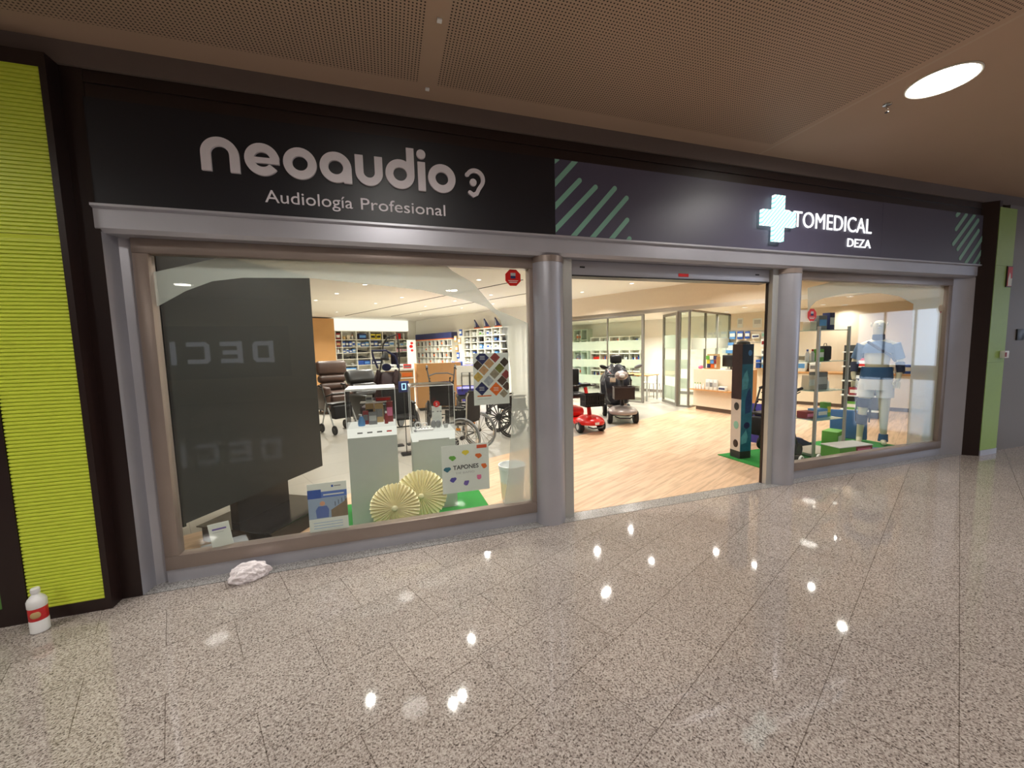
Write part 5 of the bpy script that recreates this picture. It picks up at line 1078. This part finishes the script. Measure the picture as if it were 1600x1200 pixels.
# frosted film on both windows (a swoosh cut out of film)
def film(W, polys, nm):
    for poly in polys:
        bm = BM(); A = [bm.verts.new((x_, .150, z_)) for x_, z_ in poly]; f1 = bm.faces.new(A)
        r_ = bmesh.ops.extrude_face_region(bm, geom=[f1]); bmesh.ops.translate(bm, verts=[v for v in r_['geom'] if isinstance(v, bmesh.types.BMVert)], vec=(0, .0006, 0))
        bmesh.ops.triangulate(bm, faces=[f for f in bm.faces if len(f.verts) > 4], ngon_method='EAR_CLIP'); obj(nm, bm, FROST, W, smooth=False)
film(W1, [[(-1.483, 1.94), (-1.31, 2.05), (-1.15, 2.12), (-.96, 2.15), (-.53, 2.16), (-.15, 2.13), (.29, 2.09), (.52, 2.04), (.70, 2.0), (.82, 1.96), (.90, 1.90), (.94, 1.85), (.98, 1.72), (1.0, 1.59), (1.025, 1.42), (1.03, 1.16), (1.01, .81), (.98, .48), (.93, .197),
           (1.195, .197), (1.195, 1.82), (1.05, 1.88), (.90, 1.94), (.78, 2.08), (.71, 2.16), (.54, 2.25), (.50, 2.283), (-1.1, 2.283), (-1.483, 2.17)]], 'frosted_film')
def w2(px, py): p = at(px, py, .15); return (min(max(p.x, 4.42), 7.085), min(max(p.z, .197), 2.283))
lowc = [w2(*s) for s in ((1262, 490), (1267, 479), (1275, 471), (1287, 466), (1300, 463), (1320, 459), (1345, 457.5), (1375, 458), (1405, 463), (1427, 475), (1424, 560), (1420, 640), (1416, 700))]
upc = [w2(*s) for s in ((1490, 700), (1490, 445), (1330, 430), (1300, 438), (1262, 450))]
film(W2, [lowc+upc], 'frosted_film')

# ------------------------------------------------------------ right window goods
t = thing('shelf_tower', 'glass shelf tower with silver posts in the right window', 'shelf tower', (5.72, .78, .012))
SZ = [.52, .92, 1.32, 1.74]
for z_ in SZ: B1('glass_shelf', (-.28, -.2, z_-.012), (.28, .2, z_-.004), mat('shelf_glass', (170, 200, 190), .1, alpha=1), t)
for sx, sy in ((-.285, -.2), (.285, -.2), (-.285, .2), (.285, .2)): bm = BM(); box2(bm, (sx-.014, sy-.014, 0), (sx+.014, sy+.014, 1.78)); obj('post', bm, alu, t)
B1('base', (-.27, -.18, .02), (.27, .18, .05), alu, t)
g = [(-.18, 'box', (.12, .1, .12), cream, 'cream', None), (0, 'box', (.16, .1, .2), grey, 'slate', lblue), (.18, 'box', (.1, .1, .24), nblue, 'navy', paper)], [(-.2, 'bottle', (.05, .05, .16), wplast, 'white', blue), (-.1, 'bottle', (.05, .05, .16), wplast, 'white', red), (0, 'box', (.1, .1, .16), lgreen, 'green', paper), (.14, 'bag', (.14, .1, .24), black, 'black', None)], [(-.16, 'box', (.12, .1, .2), cream, 'cream', paper), (.03, 'box', (.2, .12, .24), grey, 'grey', lgrey), (.2, 'bottle', (.06, .06, .15), wplast, 'white', orange)], [(-.17, 'box', (.18, .14, .1), maroon, 'maroon', pink), (.05, 'box', (.2, .14, .12), lblue, 'light blue', paper), (.2, 'box', (.08, .1, .2), lgreen, 'green', yellow)]
for k, row in enumerate(g):
    for x_, kd, s, m, cw, bd in row: prod(kd, (5.72+x_, .78, .012+SZ[3-k]-.0035), s, m, '%s item on the %s glass shelf of the tower' % (cw, ['top', 'second', 'third', 'lowest'][k])+('' if kd != 'bottle' else ', cap %s' % ('blue' if bd == blue else 'red' if bd == red else 'orange')), 'tower goods', 0, bd)
t = thing('gift_box', 'white and green gift box with red end in the right window', 'box', (5.78, .40, .0125), math.radians(-4))
B1('box_body', (-.28, -.12, 0), (.0, .12, .2), lgreen, t); B1('box_body', (.0, -.12, 0), (.28, .12, .2), maroon, t); B1('lid', (-.285, -.125, .2), (.285, .125, .21), wplast, t); B1('print', (.03, -.122, .03), (.25, -.1205, .17), pink, t)
for k, (x_, y_, rz_) in enumerate(((4.72, .46, .4), (5.62, 1.12, .1), (6.0, 1.12, -.3), (5.05, .45, .2))):
    prod('shoe', (x_, y_, .0125), (.26, .1, .13), [charcoal, grey, nblue, charcoal][k], '%s orthopaedic shoe on the mat in the right window' % ['dark grey front left', 'grey middle', 'navy far', 'charcoal nearest the glass'][k], 'window shoes', rz_)
for k, (x_, y_) in enumerate(((4.86, .33), (5.12, .30))):
    t = thing('ring_device', 'white ring-shaped massager at the sill of the right window, %s' % ['left', 'right'][k], 'massager', (x_, y_, .0125), .5, 'white ring massagers'); bm = BM(); torus(bm, (0, 0, .085), .07, .012, (.2, 1, 0), 32, 8); obj('ring', bm, wplast, t); bm = BM(); box(bm, (0, 0, .01), (.12, .06, .02), .006); obj('foot', bm, wplast, t)
    if k == 0: bm = BM(); cyl(bm, (0, -.01, .085), (0, .01, .085), .045, n=24); obj('face', bm, grey, t)
t = thing('seat_cushion', 'blue printed board leaning behind the mannequin legs', 'board', (6.95, 1.1, .0125), math.radians(-50)); bm = BM(); box(bm, (0, 0, .24), (.46, .05, .46), .02, xf((0, 0, .01), 0, -.2)); obj('cushion', bm, mat('cushion_blue', (52, 104, 160), .6), t)
bm = BM(); lathe(bm, [(.16, 0), (.17, .02), (.15, .035)], 28); o = obj('balance_disc', bm, violet, None, (6.60, .42, .0125)); tag(o, 'violet round disc on the mat beside the mannequin foot', 'disc')
prod('box', (6.3, .62, .0125), (.22, .16, .05), paper, 'flat white and pink box on the mat in the right window', 'window boxes', .2, pink)
prod('box', (6.45, 1.0, .0125), (.3, .2, .22), lgreen, 'green carton behind the mannequin brace', 'window boxes', .3, paper)
bm = BM()
for s in (-1, 1): sph(bm, (s*.13, 0, .075), (.1, .07, .075))
pk = onW(2.9, .25, .8355); o = obj('neck_pillow', bm, violet, None, pk, BROT+PI); tag(o, 'violet lobed neck pillow on the wall counter', 'pillow'); bm = BM(); sph(bm, (0, -.04, .075), (.05, .04, .05)); obj('label_disc', bm, cream, o)
for k, (x_, m, cw, bd) in enumerate(((2.2, paper, 'white', grey), (2.5, blue, 'blue', paper), (3.4, lgrey, 'grey', None), (3.7, paper, 'tall white', lblue))): prod('box', onW(x_, .25, .8355), (.2, .2, .2+.06*(k == 3)), m, '%s carton on the part of the wall counter seen through the right window' % cw, 'far wall counter cartons', RB, bd)
t = thing('slatted_rack', 'tall dark rack with red and white packs beyond the mannequin', 'rack', V(9.1, 2.25, 0), BROT+PI)
B1('back_panel', (-.3, .2, 0), (.3, .24, 1.5), charcoal, t)
for k in range(5): B1('shelf_board', (-.3, 0, .15+.3*k), (.3, .2, .17+.3*k), paper, t)
for k in range(5): prod('box', local((9.1, 2.25, 0), BROT+PI, -.12+.05*k, .1, .171+.3*k), (.2, .12, .16), [lgreen, maroon, black, red, paper][k], '%s pack on the tall dark rack' % ['green', 'maroon', 'black', 'red', 'white'][k], 'rack packs', RB, paper)

# mannequin: one skinned body
t = thing('mannequin', 'pale mannequin wearing blue braces and white shorts in the right window', 'mannequin', (7.0, .80, .012), math.radians(-58))
def skin_body(name, verts, edges, rad, m, parent, sub=2):
    me = bpy.data.meshes.new(name); me.from_pydata(verts, edges, []); o = link(name, me, m, parent)
    sk = o.modifiers.new('skin', 'SKIN'); sk.use_smooth_shade = True
    for i, r_ in enumerate(rad):
        me.skin_vertices[0].data[i].radius = r_ if isinstance(r_, tuple) else (r_, r_); me.skin_vertices[0].data[i].use_root = (i == 0)
    ss = o.modifiers.new('sub', 'SUBSURF'); ss.levels = sub; ss.render_levels = sub; return o
vs_ = [(0, 0, 1.0), (0, -.005, 1.13), (0, 0, 1.28), (0, .0, 1.42), (0, .0, 1.53), (0, -.01, 1.60), (0, -.02, 1.69), (0, -.03, 1.80), (0, -.025, 1.88),
       (-.18, 0, 1.50), (-.25, .02, 1.27), (-.26, -.06, 1.06), (-.25, -.09, .98), (.18, 0, 1.50), (.25, .02, 1.27), (.24, -.06, 1.05), (.22, -.09, .97),
       (-.10, 0, .90), (-.13, -.02, .52), (-.15, .02, .12), (-.15, .02, .06), (-.16, -.14, .035), (.10, 0, .90), (.11, .01, .52), (.12, .04, .12), (.12, .04, .06), (.13, -.12, .035)]
ed = [(0, 1), (1, 2), (2, 3), (3, 4), (4, 5), (5, 6), (6, 7), (7, 8), (4, 9), (9, 10), (10, 11), (11, 12), (4, 13), (13, 14), (14, 15), (15, 16), (0, 17), (17, 18), (18, 19), (19, 20), (20, 21), (0, 22), (22, 23), (23, 24), (24, 25), (25, 26)]
ra = [(.16, .11), (.135, .10), (.155, .115), (.17, .12), (.10, .09), .055, .065, (.085, .10), (.055, .065), .062, .045, .034, .028, .062, .045, .034, .028, .095, .062, .04, .042, .03, .095, .062, .04, .042, .03]
body = skin_body('body', vs_, ed, ra, skin, t)
def sleeve(name, pts, rad, m):
    bm = BM(); tube(bm, pts, rad, 20); return obj(name, bm, m, t)
def oval(name, secs, m):
    bm = BM(); rings = []; n = 28
    for cx, cy, z_, rx_, ry_ in secs: rings.append([bm.verts.new((cx+rx_*math.cos(2*PI*k/n), cy+ry_*math.sin(2*PI*k/n), z_)) for k in range(n)])
    for A, Bq in zip(rings, rings[1:]):
        for k in range(n): bm.faces.new((A[k], A[(k+1) % n], Bq[(k+1) % n], Bq[k]))
    return obj(name, bm, m, t)
braceb = mat('brace_blue', (44, 92, 140), .7, bump=.2, nscale=40); bracen = mat('brace_navy', (24, 34, 62), .7, bump=.2, nscale=40)
oval('waist_brace', [(0, 0, 1.0, .185, .135), (0, 0, 1.02, .19, .14), (0, 0, 1.15, .178, .13), (0, 0, 1.18, .172, .125)], braceb)
oval('shoulder_top', [(0, 0, 1.39, .19, .135), (0, 0, 1.46, .2, .13), (0, 0, 1.53, .17, .11), (0, 0, 1.57, .09, .08)], mat('brace_steel_blue', (92, 122, 160), .7))
for s in (-1, 1):
    bm = BM(); cyl(bm, (s*.17, 0, 1.52), (s*.245, .02, 1.30), .075, .06, 20); obj('upper_sleeve', bm, MT['brace_steel_blue'], t)
    bm = BM(); cyl(bm, (s*.25, .015, 1.24), (s*.258, -.05, 1.10), .052, .046, 20); obj('elbow_brace', bm, bracen, t)
bm = BM(); tube(bm, [(-.12, -.10, 1.56), (.0, -.135, 1.46), (.15, -.13, 1.34), (.19, -.06, 1.27)], .018, 8); obj('sling_strap', bm, bracen, t)
oval('neck_brace', [(0, -.01, 1.575, .075, .075), (0, -.015, 1.63, .072, .075), (0, -.02, 1.665, .068, .07)], bracen)
oval('shorts', [(0, 0, .84, .205, .13), (0, 0, .93, .2, .135), (0, 0, 1.01, .182, .13)], wplast)
for s in (-1, 1): bm = BM(); cyl(bm, (s*.10, 0, .93), (s*.112, -.005, .72), .105, .098, 24); obj('shorts_leg', bm, wplast, t)
bm = BM(); cyl(bm, (-.115, -.01, .70), (-.125, -.015, .56), .084, .076, 24); obj('knee_brace_upper', bm, bracen, t)
bm = BM(); cyl(bm, (-.132, -.018, .45), (-.14, -.0, .30), .075, .064, 24); obj('knee_brace_lower', bm, bracen, t)
for s in (-1, 1): bm = BM(); box(bm, (-.128+s*.078, -.015, .5), (.018, .04, .34), .006); cyl(bm, (-.128+s*.072, -.015, .505), (-.128+s*.094, -.015, .505), .03, n=20); obj('brace_hinge', bm, black, t)
bm = BM(); cyl(bm, (.12, .04, .16), (.12, .04, .05), .052, .06, 20); obj('ankle_brace', bm, braceb, t)
bm = BM(); sph(bm, (0, -.135, 1.80), (.012, .02, .022)); obj('nose', bm, skin, t)
for s in (-1, 1):
    bm = BM(); sph(bm, (s*.032, -.122, 1.825), (.014, .008, .006)); obj('eye', bm, lgrey, t); bm = BM(); sph(bm, (s*.088, -.03, 1.81), (.01, .018, .03)); obj('ear', bm, skin, t)
bm = BM(); sph(bm, (0, -.122, 1.762), (.024, .01, .007)); obj('mouth', bm, lgrey, t)
for s in (-1, 1):
    for k in range(4):
        x_ = s*(.245 if s < 0 else .22)+(k-1.5)*.018; bm = BM(); tube(bm, [(x_, -.095, .965), (x_, -.105, .92), (x_, -.10, .885-.008*abs(k-1.5))], [.011, .0095, .0075], 8); obj('finger', bm, skin, t)
    x_ = s*(.245 if s < 0 else .22)-s*.035; bm = BM(); tube(bm, [(x_+s*.012, -.10, .985), (x_-s*.006, -.12, .95), (x_-s*.004, -.125, .925)], [.012, .01, .008], 8); obj('thumb', bm, skin, t)
